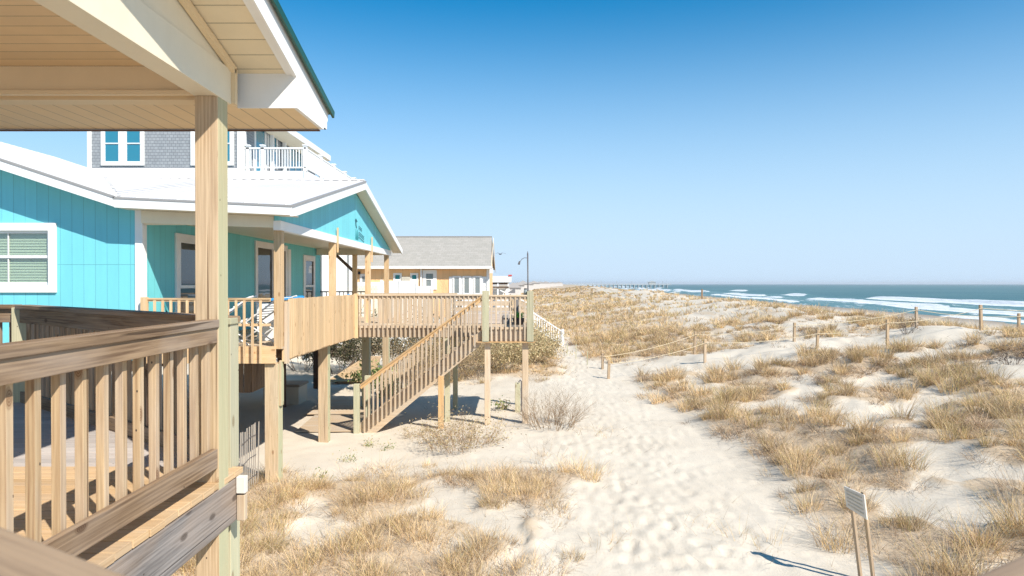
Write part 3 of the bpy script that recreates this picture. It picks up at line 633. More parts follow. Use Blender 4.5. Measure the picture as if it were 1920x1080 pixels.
MB().box((SWX + .03, 12.0, 1.04), (GXW - .1, 12.12, 1.16)).hexa([(SWX + .022, 11.93, 1.06), (GXW - .1, 11.93, .98), (GXW - .1, 12.0, .98), (SWX + .022, 12.0, 1.06), (SWX + .022, 11.93, zn(SWX) - .18), (GXW - .1, 11.93, 1.18), (GXW - .1, 12.0, 1.18), (SWX + .022, 12.0, zn(SWX) - .18)]).build("front_beam", 'cream_pale', bh, bevel=.003)
MB().box((SWX + .03, 22.6, .95), (GXW - .1, 22.75, 1.16)).build("rear_beam", 'cream_pale', bh)
MB().box((SWX, 12.12, 1.17), (GXW - .08, 22.9, 1.19)).build("porch_ceiling", 'cream_pale', bh)
for y in (12.0, 15.6, 19.45, 22.35):
    b = MB(); b.box((-4.19, y, -1.15), (-4.05, y + .14, .935)); b.build("porch_post", 'wood_new', bh, bevel=.004)
b = MB(); b.box((-5.22, 22.3, -1.15), (-5.08, 22.44, .95)); b.build("porch_post", 'wood_new', bh, bevel=.004)
MB().beam((-5.75, 22.36, .93), (-5.2, 22.36, .42), .09, .09).build("knee_brace", 'wood_brown', bh)
for y, z0, z1 in ((15.72, .72, 1.29), (19.57, .62, 1.34)):
    MB().beam((-4.01, y, z0), (-4.01, y, z1), .035, .035).build("flag_bracket", 'wood_new', bh)
for y in (12.6, 16.2, 20.0, 23.6):
    MB().tube([(-6.75, y, -3.8), (-6.75, y, -1.35)], .125, 10).build("piling", 'wood_dark', bh, smooth=False)
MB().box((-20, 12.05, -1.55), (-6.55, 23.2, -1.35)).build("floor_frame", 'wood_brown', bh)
# emblem on the gable: wading bird above two reeds with rows of small letters beside it
ex = GXW + .012
def pl(mb, pts, y0=17.55, z0=.98, sy_=1.0):
    mb.prism([(ex, y0 + a, z0 + c) for a, c in pts], (-.010, 0, 0))
b = MB()
pl(b, [(.14, .60), (.12, .67), (.17, .71), (.24, .70), (.26, .64), (.22, .60), (.23, .54), (.28, .49), (.24, .46), (.17, .52)])
pl(b, [(.25, .69), (.36, .64), (.25, .655)]); b.build("bird_emblem", 'navy', bh)
for dy in (.15, .33):
    b = MB(); pl(b, [(dy, .20), (dy + .05, .44), (dy + .09, .34), (dy + .13, .22), (dy + .10, .16), (dy + .04, .17)]); b.build("reed_emblem", 'teal_dark', bh)
for r_, z in enumerate((.50, .45, .34, .28, .21)):
    for k in range(5):
        y0 = .54 + k * .135; zz = z - .018 * k; b = MB()
        if r_ < 2 and k > 2: continue
        pl(b, [(y0, zz), (y0 + .022, zz), (y0 + .022, zz + .036), (y0 + .075, zz + .036), (y0 + .075, zz + .048), (y0, zz + .048)]); b.build("letter", 'navy', bh)

# ------------------------------------------------------------------ deck of the blue house
bd = thing("raised_deck", (-4.36, 12.0, -3.6), "raised timber deck of the turquoise house with its long arm towards the dunes", "deck")
b = MB(); y = 12.02
while y < 22.8: b.box((-6.47, y, -1.15), (-4.04, y + .137, -1.11)); y += .143
b.build("deck_boards", 'wood_pink', bd)
b = MB(); x = -4.0
while x < .48:
    b.box((x, 16.62 if x > -.75 else 17.52, -1.155), (min(x + .137, .5), 19.3, -1.115)); x += .143
b.build("walkway_boards", 'wood_pink', bd)
b = MB(); b.box((-6.5, 11.96, -1.40), (-4.15, 12.0, -1.10)).box((-4.08, 12.1, -1.38), (-4.04, 17.5, -1.12)); b.build("rim_board", 'wood_new', bd)
b = MB(); b.box((-4.0, 17.46, -1.37), (-.72, 17.5, -1.12)).box((-.74, 16.58, -1.40), (.5, 16.62, -1.12)).box((.47, 16.62, -1.40), (.51, 19.3, -1.12)).box((-4, 19.3, -1.38), (.5, 19.34, -1.12)); b.build("rim_board", 'wood_pink', bd)
MB().box((-.85, 16.50, -1.43), (.56, 16.60, -1.40)).build("ledge_board", 'wood_orange', bd)
b = MB()
for y in np.arange(12.5, 22.8, .6): b.box((-6.45, y, -1.36), (-4.1, y + .04, -1.16))
for x in np.arange(-3.7, .4, .55): b.box((x, 17.5, -1.35), (x + .04, 19.28, -1.16))
b.build("floor_joists", 'wood_brown', bd)
def piling(x0, y0, w_, ztop, mat='wood_post', notch=False):
    zb = Hp(x0, y0) - .2
    b = MB(); b.box((x0, y0, zb), (x0 + w_, y0 + w_, ztop))
    if notch: b.box((x0 + w_, y0 + .03, ztop - .75), (x0 + w_ + .045, y0 + .17, ztop + .05))
    return b.build("piling", mat, bd, bevel=.006)
piling(-4.36, 12.02, .24, -1.41, 'wood_post', True); piling(-4.42, 15.55, .22, -1.36, 'wood_post')
piling(-4.30, 19.5, .22, -1.38, 'wood_green'); piling(-4.16, 21.9, .2, -1.38, 'wood_post')
for x0, y0, w_, m_ in ((-.67, 16.64, .14, 'wood_pink'), (.25, 16.64, .15, 'wood_pink'), (-1.80, 16.60, .13, 'wood_orange'), (-1.72, 17.4, .13, 'wood_green'), (-1.66, 19.15, .13, 'wood_green'), (.30, 19.1, .12, 'wood_post')):
    piling(x0, y0, w_, -1.41 if x0 > -1 else (-2.25 if y0 < 17 else -1.4), m_)
# planked screen on the sea side
ps = thing("plank_screen", (-4.0, 12.1, -1.1), "solid screen of upright yellow pine planks along the turquoise house's deck", "fence")
y = 12.30; k = 0
while y < 17.42:
    b = MB(); b.box((-4.035, y, -1.345 + random.uniform(-.012, .012) - .004 * k * .2), (-4.012, y + .128, -.272 + random.uniform(-.008, .008))); b.build("plank", 'wood_new', ps, bevel=.002); y += .1325; k += 1
MB().box((-4.07, 12.2, -.40), (-4.036, 17.45, -.31)).box((-4.07, 12.2, -1.1), (-4.036, 17.45, -1.0)).build("backing_rail", 'wood_new', ps)
MB().box((-4.04, 12.10, -1.42), (-3.99, 12.24, -.33)).build("end_board", 'wood_pink', ps, bevel=.003)
MB().box((-4.03, 17.40, -1.39), (-3.93, 17.52, -.25)).build("end_board", 'wood_new', ps, bevel=.003)
def simple_rail(name, label, a, c, ztop, zbot, bsp, bw, mats, capw=.12, capt=.035, ub=.07, lb=None, proud=.02, zbalbot=None, group=None, cat_="railing", lb_h=.06):
    a = Vector((*a, 0)); c = Vector((*c, 0)); d = (c - a).normalized(); nrm = Vector((d.y, -d.x, 0)); L = (c - a).length
    t = thing(name, (a.x, a.y, zbot), label, cat_, group); Z = lambda z: Vector((0, 0, z))
    MB().beam(a + Z(ztop - capt / 2), c + Z(ztop - capt / 2), capw, capt).build("top_rail", mats[0], t, bevel=.003)
    if ub: MB().beam(a + Z(ztop - capt - ub / 2), c + Z(ztop - capt - ub / 2), .035, ub).build("upper_board", mats[1], t)
    if lb is not None: MB().beam(a + Z(lb), c + Z(lb), .035, lb_h).build("bottom_rail", mats[1], t)
    n = int((L - .08) / bsp); off = nrm * (.0175 + bw / 2 + .001) * (1 if proud else 0)
    p = a + d * .05 + off
    bo = MB().beam(p + Z(zbot), p + Z(ztop - capt - .01), bw, bw, up=d).build("baluster", mats[2], t, bevel=.002)
    rep(bo, [d * bsp * k for k in range(1, n + 1)])
    return t
simple_rail("deck_railing", "yellow pine railing across the near end of the turquoise house's porch", (-6.42, 11.93), (-4.22, 11.93), -.25, -1.39, .142, .036, ('wood_new', 'wood_new', 'wood_new'), capw=.07, capt=.03, ub=.03, lb=-.72, lb_h=.045)
MB().box((-6.46, 11.86, -1.38), (-6.36, 11.95, -.235)).build("post", 'wood_new', bpy.data.objects["deck_railing"], bevel=.004)
simple_rail("deck_railing", "long pinkish railing of the walkway arm between plank screen and stairs", (-3.92, 17.44), (-.70, 17.44), -.27, -1.36, .115, .035, ('wood_pink', 'wood_pink', 'wood_pink'), capt=.04, ub=.08, lb=-1.10, lb_h=.06)
t = simple_rail("deck_railing", "short railing of the landing between its two green capped posts", (-.55, 16.56), (.37, 16.56), -.27, -1.38, .116, .035, ('wood_pink', 'wood_pink', 'wood_pink'), capt=.04, ub=.07, lb=-1.08, lb_h=.06)
MB().box((-.72, 16.50, -1.42), (-.56, 16.64, -.17)).build("post", 'wood_green', t, bevel=.006)
MB().box((.36, 16.50, -1.42), (.52, 16.66, -.18)).build("post", 'wood_green', t, bevel=.006)
simple_rail("deck_railing", "seaward end railing of the landing seen edge on", (.47, 16.66), (.47, 19.3), -.27, -1.36, .12, .035, ('wood_pink', 'wood_pink', 'wood_pink'), capt=.04, ub=.07, lb=-1.08)
t = thing("picket_screen", (-4, 19.36, -1.1), "far side screen of wide worn pickets across the walkway arm", "fence")
x = -3.78; b0 = MB().box((x, 19.35, -1.36), (x + .125, 19.37, -.33)).build("picket", 'wood_pink', t, bevel=.003)
rep(b0, [Vector((.138 * k, 0, random.uniform(-.01, .01))) for k in range(1, 9)]); rep(b0, [Vector((.138 * 9 + .165 * k, 0, random.uniform(-.02, .02))) for k in range(7)])
MB().box((-4, 19.31, -.30), (-1.55, 19.40, -.265)).build("top_rail", 'wood_pink', t)
t = thing("deck_bench", (-1.6, 19.0, -1.12), "slatted wooden bench back along the far side of the landing", "bench")
for z in (-.45, -.62, -.80): MB().box((-1.6, 19.28, z), (.0, 19.31, z + .13)).build("back_slat", 'wood_pink', t, bevel=.003)
for x in (-1.5, -.8, -.1): MB().box((x, 19.315, -1.12), (x + .07, 19.38, -.30)).build("upright", 'wood_pink', t)
MB().box((-1.6, 18.85, -.80), (.0, 19.26, -.765)).build("seat", 'wood_pale', t)
MB().box((-1.6, 18.85, -1.10), (.0, 18.87, -.82)).build("front_panel", 'wood_pale', t)

# ------------------------------------------------------------------ stairs
st = thing("wooden_staircase", (-3.6, 16.6, Hp(-3.7, 16.6)), "straight timber stairs climbing from the sand to the landing", "staircase")
tx, tz, bxx, bz = -.76, -1.15, -3.62, -3.42
slope = (tz - bz) / (tx - bxx)
N = 13
for y0 in (16.62, 17.42):
    b = MB(); b.prism([(tx, y0, tz - .0), (tx, y0, tz - .34), (bxx + .28, y0, Hp(-3.4, 16.6) - .02), (bxx - .1, y0, Hp(-3.4, 16.6) - .02), (bxx - .1, y0, bz)], (0, .04, 0)); b.build("stringer", 'wood_pink', st)
for k in range(N):
    f = (k + .6) / N; x = tx + (bxx - tx) * f; z = tz + (bz - tz) * f
    MB().box((x - .14, 16.66, z - .05), (x + .13, 17.42, z - .012)).build("tread", 'wood_pink', st)
for side, y0 in enumerate((16.575, 17.47)):
    r0 = Vector((tx + .02, y0, -.31)); r1 = Vector((-3.68, y0, -2.46)); 
    MB().beam(r0, r1, .085, .04).build("handrail", 'wood_orange', st, bevel=.003)
    MB().beam(r0 - Vector((0, 0, .07)), r1 - Vector((0, 0, .07)), .035, .07).build("upper_board", 'wood_orange', st)
    n = 26; x = -.9; rs = (r1.z - r0.z) / (r1.x - r0.x); zt = r0.z + (x - r0.x) * rs - .03
    zb_ = tz - .28 + (x - tx) * slope
    yb = y0 - .038 if side == 0 else y0 + .038
    bo = MB().box((x - .017, yb - .017, zb_), (x + .017, yb + .017, zt)).build("baluster", 'wood_pink', st)
    rep(bo, [Vector((-.107 * k, 0, -.107 * k * (rs + slope) / 2)) for k in range(1, n)])
MB().box((-3.84, 16.50, -3.8), (-3.70, 16.62, -2.43)).build("newel_post", 'wood_green', st, bevel=.008)
MB().box((-3.78, 17.47, -3.8), (-3.64, 17.60, -2.36)).build("newel_post", 'wood_green', st, bevel=.008)

# ------------------------------------------------------------------ grey shingled house
gh = thing("grey_shingle_house", (-11.8, 30, -3.6), "tall grey shingled house with white trim and upper balcony behind the turquoise house", "house")
MB().box((-18.45, 30, 5.0), (-11.95, 30.2, 8.1)).build("shingle_wall", 'shingle', gh)
MB().box((-12.0, 30.2, 5.0), (-11.8, 41, 8.1)).build("shingle_wall", 'shingle', gh)
MB().box((-18.5, 29.97, -1.5), (-11.8, 30.2, 5.0)).box((-11.98, 30.2, -3), (-11.78, 41, 5.0)).build("lower_wall", 'white', gh)
MB().box((-18.62, 29.95, 4.9), (-18.45, 30.2, 8.1)).build("corner_board", 'white', gh); MB().box((-12.05, 29.95, 4.9), (-11.75, 30.25, 8.1)).build("corner_board", 'white', gh)
b = MB(); b.box((-18.62, 29.93, 4.62), (-11.75, 29.97, 5.06)); b.build("band_board", 'white', gh)
for x in (-17.88, -16.93): window(gh, 'y', (x, 29.99, 5.32), .67, 1.62, trim=.14, gl='glass_teal', tw=.05)
for x in (-13.95, -13.0): window(gh, 'y', (x, 29.99, 5.32), .67, 1.62, trim=.14, gl='glass_teal', tw=.05)
window(gh, 'x', (-11.8, 31.4, 5.15), 1.2, 2.2, trim=.16, gl='glass_teal', kind='fixed', name="balcony_door")
window(gh, 'x', (-11.8, 33.1, 5.9), 1.1, 1.4, trim=.16, gl='glass_teal'); window(gh, 'x', (-11.8, 36.2, 5.15), 2.0, 2.2, trim=.16, gl='glass_teal', kind='slide', name="balcony_door")
b = MB(); b.hexa([(-19, 29.6, 8.1), (-10.7, 29.6, 7.35), (-10.7, 40.2, 7.35), (-19, 40.2, 8.1), (-19, 29.6, 8.25), (-10.7, 29.6, 7.5), (-10.7, 40.2, 7.5), (-19, 40.2, 8.25)]); b.build("roof", 'asphalt', gh)
b = MB(); b.box((-10.7, 29.6, 7.22), (-10.66, 40.2, 7.52)).box((-19, 29.56, 7.9), (-10.7, 29.6, 8.1)); b.build("fascia", 'white', gh)
b = MB(); b.box((-11.7, 30, 7.2), (-10.7, 40.2, 7.23)); b.build("soffit", 'cream_pale', gh)
bal = MB(); bal.box((-11.8, 30.0, 4.55), (-9.12, 39.4, 4.95)).box((-9.12, 29.96, 4.55), (-9.05, 39.4, 4.98)); balo = bal.build("balcony", 'white_vinyl', gh)
b = MB(); b.box((-11.75, 30.02, 5.92), (-9.05, 30.10, 5.99)).box((-11.75, 30.03, 5.08), (-9.05, 30.08, 5.14)).box((-9.13, 30.0, 5.92), (-9.05, 39.4, 5.99)).box((-9.12, 30.0, 5.08), (-9.06, 39.4, 5.14)).build("balcony_rail", 'white_vinyl', balo)
for x, y in ((-11.7, 30.02), (-11.05, 30.02), (-9.17, 30.0), (-9.17, 32.4), (-9.17, 34.8), (-9.17, 37.1), (-9.17, 39.3)):
    MB().box((x, y, 4.95), (x + .15, y + .15, 6.06)).box((x - .03, y - .03, 6.06), (x + .18, y + .18, 6.11)).build("balcony_post", 'white_vinyl', balo)
bo = MB().box((-11.5, 30.04, 5.12), (-11.465, 30.075, 5.93)).build("picket", 'white_vinyl', balo); rep(bo, [Vector((.125 * k, 0, 0)) for k in range(1, 19)])
MB().box((-9.12, 30.3, 5.14), (-9.07, 39.3, 5.92)).build("side_panel", 'white_vinyl', balo)
for x, y in ((-11.6, 31.2), (-9.3, 30.2), (-9.3, 33.2), (-9.3, 36.3), (-9.3, 39.0)):
    MB().box((x, y, -3.4), (x + .22, y + .22, 4.55)).build("column", 'white_vinyl', gh)
for x, y in ((-11.72, 33.2), (-11.72, 35.0)): MB().box((x, y - .1, 4.95), (x + .16, y + .06, 7.2)).build("porch_column", 'white_vinyl', gh)
b = MB(); b.box((-11.7, 39.2, -1.2), (-9.0, 39.3, 3.2)); b.build("privacy_panel", 'white_vinyl', gh)
# black rail at the far end of the blue deck
t = thing("iron_railing", (-6.4, 22.95, -1.1), "thin black metal railing at the far end of the turquoise house's porch", "railing")
MB().box((-6.45, 22.95, -.29), (-4.9, 22.98, -.25)).build("top_rail", 'black', t); MB().box((-6.45, 22.95, -1.0), (-4.9, 22.98, -.97)).build("bottom_rail", 'black', t)
bo = MB().box((-6.4, 22.955, -1.1), (-6.375, 22.975, -.27)).build("baluster", 'black', t); rep(bo, [Vector((.145 * k, 0, 0)) for k in range(1, 11)])

# ------------------------------------------------------------------ orange house
oh = thing("orange_house", (-1.3, 40.4, -3.5), "long orange and white house with grey shingle roof in the middle distance", "house")
MB().box((-16, 40.4, -2.0), (-1.35, 40.6, 1.05)).box((-1.5, 40.6, -2.0), (-1.35, 47.5, 1.05)).build("wall", 'orange', oh)
b = MB(); b.prism([(-16.5, 40.0, .98), (-1.22, 40.0, .98), (-1.30, 44.4, 2.98), (-16.5, 44.4, 2.98)], (0, 0, .07)); b.prism([(-16.5, 48.8, .98), (-1.22, 48.8, .98), (-1.30, 44.4, 2.98), (-16.5, 44.4, 2.98)], (0, 0, .07)); b.build("roof", 'asphalt', oh)
MB().box((-16.5, 44.3, 3.03), (-1.3, 44.5, 3.09)).build("ridge_cap", 'drip', oh)
b = MB(); b.prism([(-1.22, 40.0, .80), (-1.22, 44.4, 2.80), (-1.22, 48.8, .80), (-1.22, 48.8, .98), (-1.22, 44.4, 2.99), (-1.22, 40.0, .98)], (.03, 0, 0)); b.build("rake_board", 'cream_pale', oh)
b = MB(); b.prism([(-1.36, 40.45, 1.0), (-1.36, 44.4, 2.8), (-1.36, 48.3, 1.0)], (-.1, 0, 0)); b.build("gable", 'orange', oh)
MB().box((-16.5, 39.9, .88), (-1.15, 40.0, 1.03)).box((-1.3, 39.9, .62), (-1.1, 40.1, .9)).build("gutter", 'white_vinyl', oh)
MB().box((-5.42, 40.3, -2), (-5.32, 40.4, .9)).build("downspout", 'white_vinyl', oh)
MB().box((-16, 40.02, .86), (-1.3, 40.4, .88)).build("soffit", 'cream_pale', oh)
window(oh, 'y', (-5.12, 40.39, -.18), .5, .82, trim=.17, gl='glass_grey', tw=.04)
b = MB(); b.box((-3.72, 40.36, -2.0), (-1.42, 40.39, .42)); b.build("door_panel", 'white_vinyl', oh)
for x in (-3.45, -2.86, -2.22): window(oh, 'y', (x, 40.36, -.6), .36, 1.0, trim=.06, kind='fixed', gl='glass_grey', name="door_pane")
MB().box((-1.5, 40.3, -2.0), (-1.33, 40.42, .98)).build("corner_board", 'white_vinyl', oh)
window(oh, 'y', (-6.95, 40.39, .22), .36, .34, trim=.07, kind='fixed', gl='teal_dark'); window(oh, 'y', (-5.95, 40.39, .22), .34, .34, trim=.07, kind='fixed', gl='teal_dark'); window(oh, 'y', (-8.9, 40.39, -.02), .3, .5, trim=.1, kind='fixed', gl='glass_grey')
MB().box((-6.48, 40.0, .0), (-6.0, 40.38, .40)).build("air_conditioner", 'ac', oh, bevel=.02)
MB().box((-9.1, 40.3, .55), (-8.97, 40.38, .72)).build("wall_lamp", 'black', oh)
MB().box((-9.9, 40.37, -2), (-6.55, 40.39, .1)).build("white_wainscot", 'white_vinyl', oh)
MB().box((-1.3, 38.6, -1.95), (1.1, 42, -1.85)).box((1.05, 38.6, -2.1), (1.1, 42, -1.85)).build("side_deck", 'wood_pink', oh)
for x, y in ((-1.1, 38.7), (.9, 38.7), (.9, 41.5)): MB().box((x, y, -3.7), (x + .12, y + .12, -1.95)).build("deck_post", 'wood_pink', oh)
t = thing("vinyl_fence", (-7.3, 38.2, -3.5), "white privacy fence panels in front of the orange house", "fence")
for x in (-7.28, -6.3): MB().box((x, 38.2, -3.6), (x + .96, 38.25, .16)).build("panel", 'white_vinyl', t)
MB().box((-5.36, 38.2, -3.6), (-4.55, 38.25, -.15)).build("panel", 'white_vinyl', t)
for x in (-7.36, -6.34, -5.36, -4.52): MB().box((x, 38.15, -3.6), (x + .1, 38.3, .22)).build("post", 'white_vinyl', t)
t = thing("beige_fence", (-9.0, 37.2, -3.5), "pale beige picket fence left of the white privacy fence", "fence")
bo = MB().box((-8.6, 37.2, -3.6), (-8.47, 37.23, -.1)).build("picket", 'cream_pale', t); rep(bo, [Vector((.16 * k, 0, 0)) for k in range(1, 8)])
MB().box((-8.65, 37.24, -.35), (-7.3, 37.28, -.25)).box((-8.65, 37.24, -2), (-7.3, 37.28, -1.9)).build("rail", 'cream_pale', t)
t = thing("white_stair_railing", (1.15, 37.0, -3.4), "white baluster railing and steps coming down to the sand behind the landing", "railing")
a, c = Vector((1.12, 37, -1.55)), Vector((2.76, 37, -2.62))
for k, zz in enumerate((0, -.75)): MB().beam(a + Vector((0, 0, zz)), c + Vector((0, 0, zz)), .09, .07).build("handrail" if k == 0 else "bottom_rail", 'white_vinyl', t)
bo = MB().box((1.22, 36.98, -2.34), (1.265, 37.02, -1.65)).build("baluster", 'white_vinyl', t); sl_ = (c.z - a.z) / (c.x - a.x)
rep(bo, [Vector((.128 * k, 0, .128 * k * sl_)) for k in range(1, 12)])
for x, z in ((1.04, -1.42), (2.68, -2.46)): MB().box((x, 36.93, -3.6), (x + .14, 37.07, z)).build("post", 'white_vinyl', t)
for k in range(8): MB().box((1.0 + .21 * k, 37.1, -2.05 - .17 * k), (1.26 + .21 * k, 38.1, -2.0 - .17 * k)).build("tread", 'wood_pink', t)
MB().beam((1.0, 37.08, -2.2), (2.85, 37.08, -3.55), .04, .22).build("stringer", 'wood_pink', t)
t = thing("beach_pavilion", (-2, 55, -2), "small open white pavilion with flat roof and red corner beside the orange house", "pavilion")
MB().box((-2.3, 55, .12), (-.05, 58, .62)).build("roof", 'white', t); MB().box((-.3, 54.95, .62), (-.0, 55.4, .72)).build("red_corner", 'red', t)
for x in (-2.2, -1.2, -.35): MB().box((x, 55.1, -2.5), (x + .12, 55.25, .12)).build("post", 'white_vinyl', t)
MB().box((-2.3, 55.05, -.35), (-.25, 55.1, -.22)).box((-2.2, 55.2, -.05), (-.3, 55.3, .1)).build("crossbeam", 'wood_brown', t)
MB().box((-2.3, 56.5, -2.3), (-.2, 56.6, -.4)).build("back_wall", 'white', t)
t = thing("boardwalk_steps", (-.3, 52, -2.6), "pale worn steps and rail sloping down right of the pavilion", "steps")
MB().beam((-.9, 52, -.5), (1.3, 52, -1.5), .08, .08).build("handrail", 'white_vinyl', t)
MB().beam((-.9, 52.3, -1.3), (1.3, 52.3, -2.3), .9, .1).build("ramp", 'wood_pink', t)
for x in (-.6, .1, .8): MB().box((x, 52, -3.2), (x + .08, 52.08, -.5 - (x + .9) * .4545)).build("post", 'wood_pink', t)

# ------------------------------------------------------------------ far shore: houses and pier
for i, (px, Y, w_, d_, h_, hz) in enumerate(((962, 190, 7, 9, 3.2, 1), (970, 240, 8, 9, 3.8, 0), (981, 300, 9, 10, 4.2, 1), (990, 350, 9, 10, 4.0, 0), (1001, 420, 12, 10, 4.6, 1), (1013, 520, 12, 12, 5.0, 0), (1024, 620, 13, 12, 5.0, 1), (1036, 760, 14, 12, 5.2, 0), (1048, 900, 16, 12, 5.5, 1))):
    x = (px - 960) / 1280 * Y
    side = ["leftmost and nearest", "second from the left", "third from the left", "fourth from the left", "middle", "fourth from the right", "third from the right", "second from the right", "rightmost and farthest"]
    t = thing("distant_house", (x, Y, -3), "tiny pale house on the far shore, %s of the row" % side[i], "house", "houses along the far shore")
    w_ *= .62
    MB().box((x - w_ / 2, Y, -4), (x + w_ / 2, Y + d_, h_ - 4.3)).build("wall", 'hazy_house', t)
    MB().prism([(x - w_ / 2 - .4, Y - .4, h_ - 4.3), (x + w_ / 2 + .4, Y - .4, h_ - 4.3), (x, Y - .4, h_ - 4.3 + (1.5 if hz else 1.0))], (0, d_ + .8, 0)).build("roof", 'hazy_roof', t)
pier = thing("fishing_pier", (95, 800, -5.5), "long timber fishing pier on many piles reaching out over the far sea", "pier")
MB().box((62, 797, -1.3), (186, 803, -.75)).build("deck", 'pier_wood', pier)
MB().box((62, 796.9, .35), (186, 797.1, .55)).box((62, 796.9, -.2), (186, 797.1, -.1)).build("railing", 'pier_wood', pier)
b = MB(); b.beam((95, 797, -5.9), (95, 797, -1.3), .75, .75).beam((95, 803, -5.9), (95, 803, -1.3), .75, .75).beam((95, 797, -2.2), (95, 803, -2.2), .5, .5)
bo = b.build("pile_bent", 'pier_wood', pier); rep(bo, [Vector((4.8 * k, 0, 0)) for k in range(1, 19)])
bo = MB().beam((104, 797, .5), (104, 797, 3.2), .35, .35).build("lamp_post", 'pier_wood', pier); rep(bo, [Vector((18 * k, 0, 0)) for k in range(1, 5)])
MB().box((160, 798, -.7), (168, 802, 1.9)).prism([(159, 797.5, 1.9), (169, 797.5, 1.9), (164, 797.5, 3.2)], (0, 5, 0)).build("shelter", 'pier_wood', pier)

# ------------------------------------------------------------------ rope lined beach access
near = [(3.45, 24.5, .80, "low leaning rope post beside the sand path, front one of its pair"), (7.35, 26.0, 1.05, "rope post on the dune slope, right one of the crossing pair"), (11.7, 26.2, .85, "short rope post in the middle of the dune, right of its pair"), (14.2, 25.8, 1.32, "tall rope post standing clear on the dune, left of the next post"), (17.75, 25.8, 1.15, "rope post before the surf near the dune crest, left one")]
far = [(3.62, 27.4, .75, "low rope post half hidden in brown grass, rear one by the path"), (7.75, 29.0, 1.15, "rope post where the two ropes meet the dune, left one"), (11.7, 28.3, .95, "short rope post in the middle of the dune, left of its pair"), (16.9, 28.5, 1.05, "rope post with dark twiggy plant at its foot"), (20.8, 28.0, 1.15, "rope post before the surf near the dune crest, rightmost one")]
tops = []
for row in (near, far):
    tp = []
    for x, y, h_, lab in row:
        z = Hp(x, y); lx = random.uniform(-.05, .05); h_ *= .84; r_ = .048
        b = MB(); b.beam((x, y, z - .3), (x + lx, y, z + h_), r_ * 2, r_ * 2); b.v = [tuple(p) for p in b.v]
        o = b.build("rope_post", 'wood_bal', None, origin=(x, y, z), bevel=.012); tag(o, lab, "post", "posts of the roped beach path")
        tp.append(Vector((x + lx, y - .075, z + h_ - .13)))
    tops.append(tp)
for tp, lab in zip(tops, ("pale rope strung along the nearer row of dune posts", "pale rope strung along the farther row of dune posts")):
    pts = []
    ext = tp + [tp[-1] + Vector((5, 0, .0))]
    for a, c in zip(ext[:-1], ext[1:]):
        for k in range(8):
            u = k / 8; p = a.lerp(c, u); p.z -= .12 * 4 * u * (1 - u); pts.append(p)
    o = MB().tube(pts, .011, 5).build("rope", 'rope', None, origin=tp[0]); tag(o, lab, "rope")
for i, (x, y, h_, lab) in enumerate(((2.62, 32.5, .55, "thin pale stake at the path's right edge, farthest of three"), (2.9, 31.0, .7, "thin pale stake at the path's right edge, middle one of three"), (3.15, 28.6, .6, "thin pale stake at the path's right edge, nearest of three"))):
    z = Hp(x, y); o = MB().beam((x, y, z - .15), (x + .02, y, z + h_), .035, .035).build("marker_stake", 'wood_green', None, origin=(x, y, z)); tag(o, lab, "stake", "stakes along the path")
x, y = 20.6, 74; z = Hp(x, y); o = MB().beam((x, y, z - .2), (x, y, z + 1.3), .16, .16).build("marker_post", 'wood_rail', None, origin=(x, y, z)); tag(o, "lone dark post far off on the dune crest against the sea", "post")

# ------------------------------------------------------------------ sign, sand fence and things under the deck
sx_, sy_ = 4.02, 7.85; z = Hp(sx_, sy_)
t = thing("dune_sign", (sx_, sy_, z), "weathered pale board sign on two leaning wooden stakes by the path", "sign")
lean = Vector((-.13, -.02, 1.0)); A = Vector((sx_, sy_, z)); B = Vector((sx_ + .05, sy_ - .20, z)); Ht = 1.07
for p in (A, B): MB().beam(p - lean * .4, p + lean * Ht, .045, .03).build("stake", 'wood_bal', t, bevel=.004)
nrm = Vector((-.97, -.24, 0))
q = [A + lean * (Ht + .0) + Vector((-.02, .035, 0)), B + lean * (Ht - .02) + Vector((.02, -.035, 0)), B + lean * (Ht - .30) + Vector((.02, -.035, 0)), A + lean * (Ht - .24) + Vector((-.02, .035, 0))]
MB().prism([p + nrm * .022 for p in q], nrm * .016).build("board", 'fence_grey', t, bevel=.002)
for k in range(5):
    v0 = .13 + k * .165; b = MB(); a_ = q[0].lerp(q[3], v0); c_ = q[1].lerp(q[2], v0); a2 = q[0].lerp(q[3], v0 + .06); c2 = q[1].lerp(q[2], v0 + .06)
    u = .12
    while u < .85:
        u2 = min(.88, u + random.uniform(.04, .13)); b.prism([p + nrm * .041 for p in (a_.lerp(c_, u), a_.lerp(c_, u2), a2.lerp(c2, u2), a2.lerp(c2, u))], nrm * .002); u = u2 + .03
    b.build("letter_row", 'ac', t)
sf = thing("sand_fence", (-4.43, 12.0, -3.6), "grey slatted sand fence between the near deck post and the first big piling", "fence")
y = 9.2; k = 0
while y < 12.0:
    z = Hp(-4.43, y); xx = -4.43 + .05 * math.sin(y * 2)
    MB().beam((xx, y, z - .1), (xx + random.uniform(-.02, .02), y + .02 + random.uniform(-.01, .01), z + 1.08 + random.uniform(-.02, .02)), .009, .036, up=(0, 1, 0)).build("slat", 'slat_grey', sf); y += .10
for zz in (.2, .55, .9): MB().tube([(-4.43 + .05 * math.sin(y * 2) + .01, y, Hp(-4.43, y) + zz) for y in np.arange(9.2, 12.05, .3)], .006, 4).build("wire", 'steel', sf)
sb = thing("deck_box", (-6.9, 20.4, -3.6), "beige resin storage box with dark lid under the raised house", "storage box")
zg = Hp(-6.7, 20.6)
MB().box((-7.45, 20.4, zg - .05), (-6.38, 21.25, zg + .52)).build("body", 'box_beige', sb, bevel=.02)
MB().box((-7.49, 20.36, zg + .52), (-6.34, 21.29, zg + .60)).build("lid", 'box_lid', sb, bevel=.02)
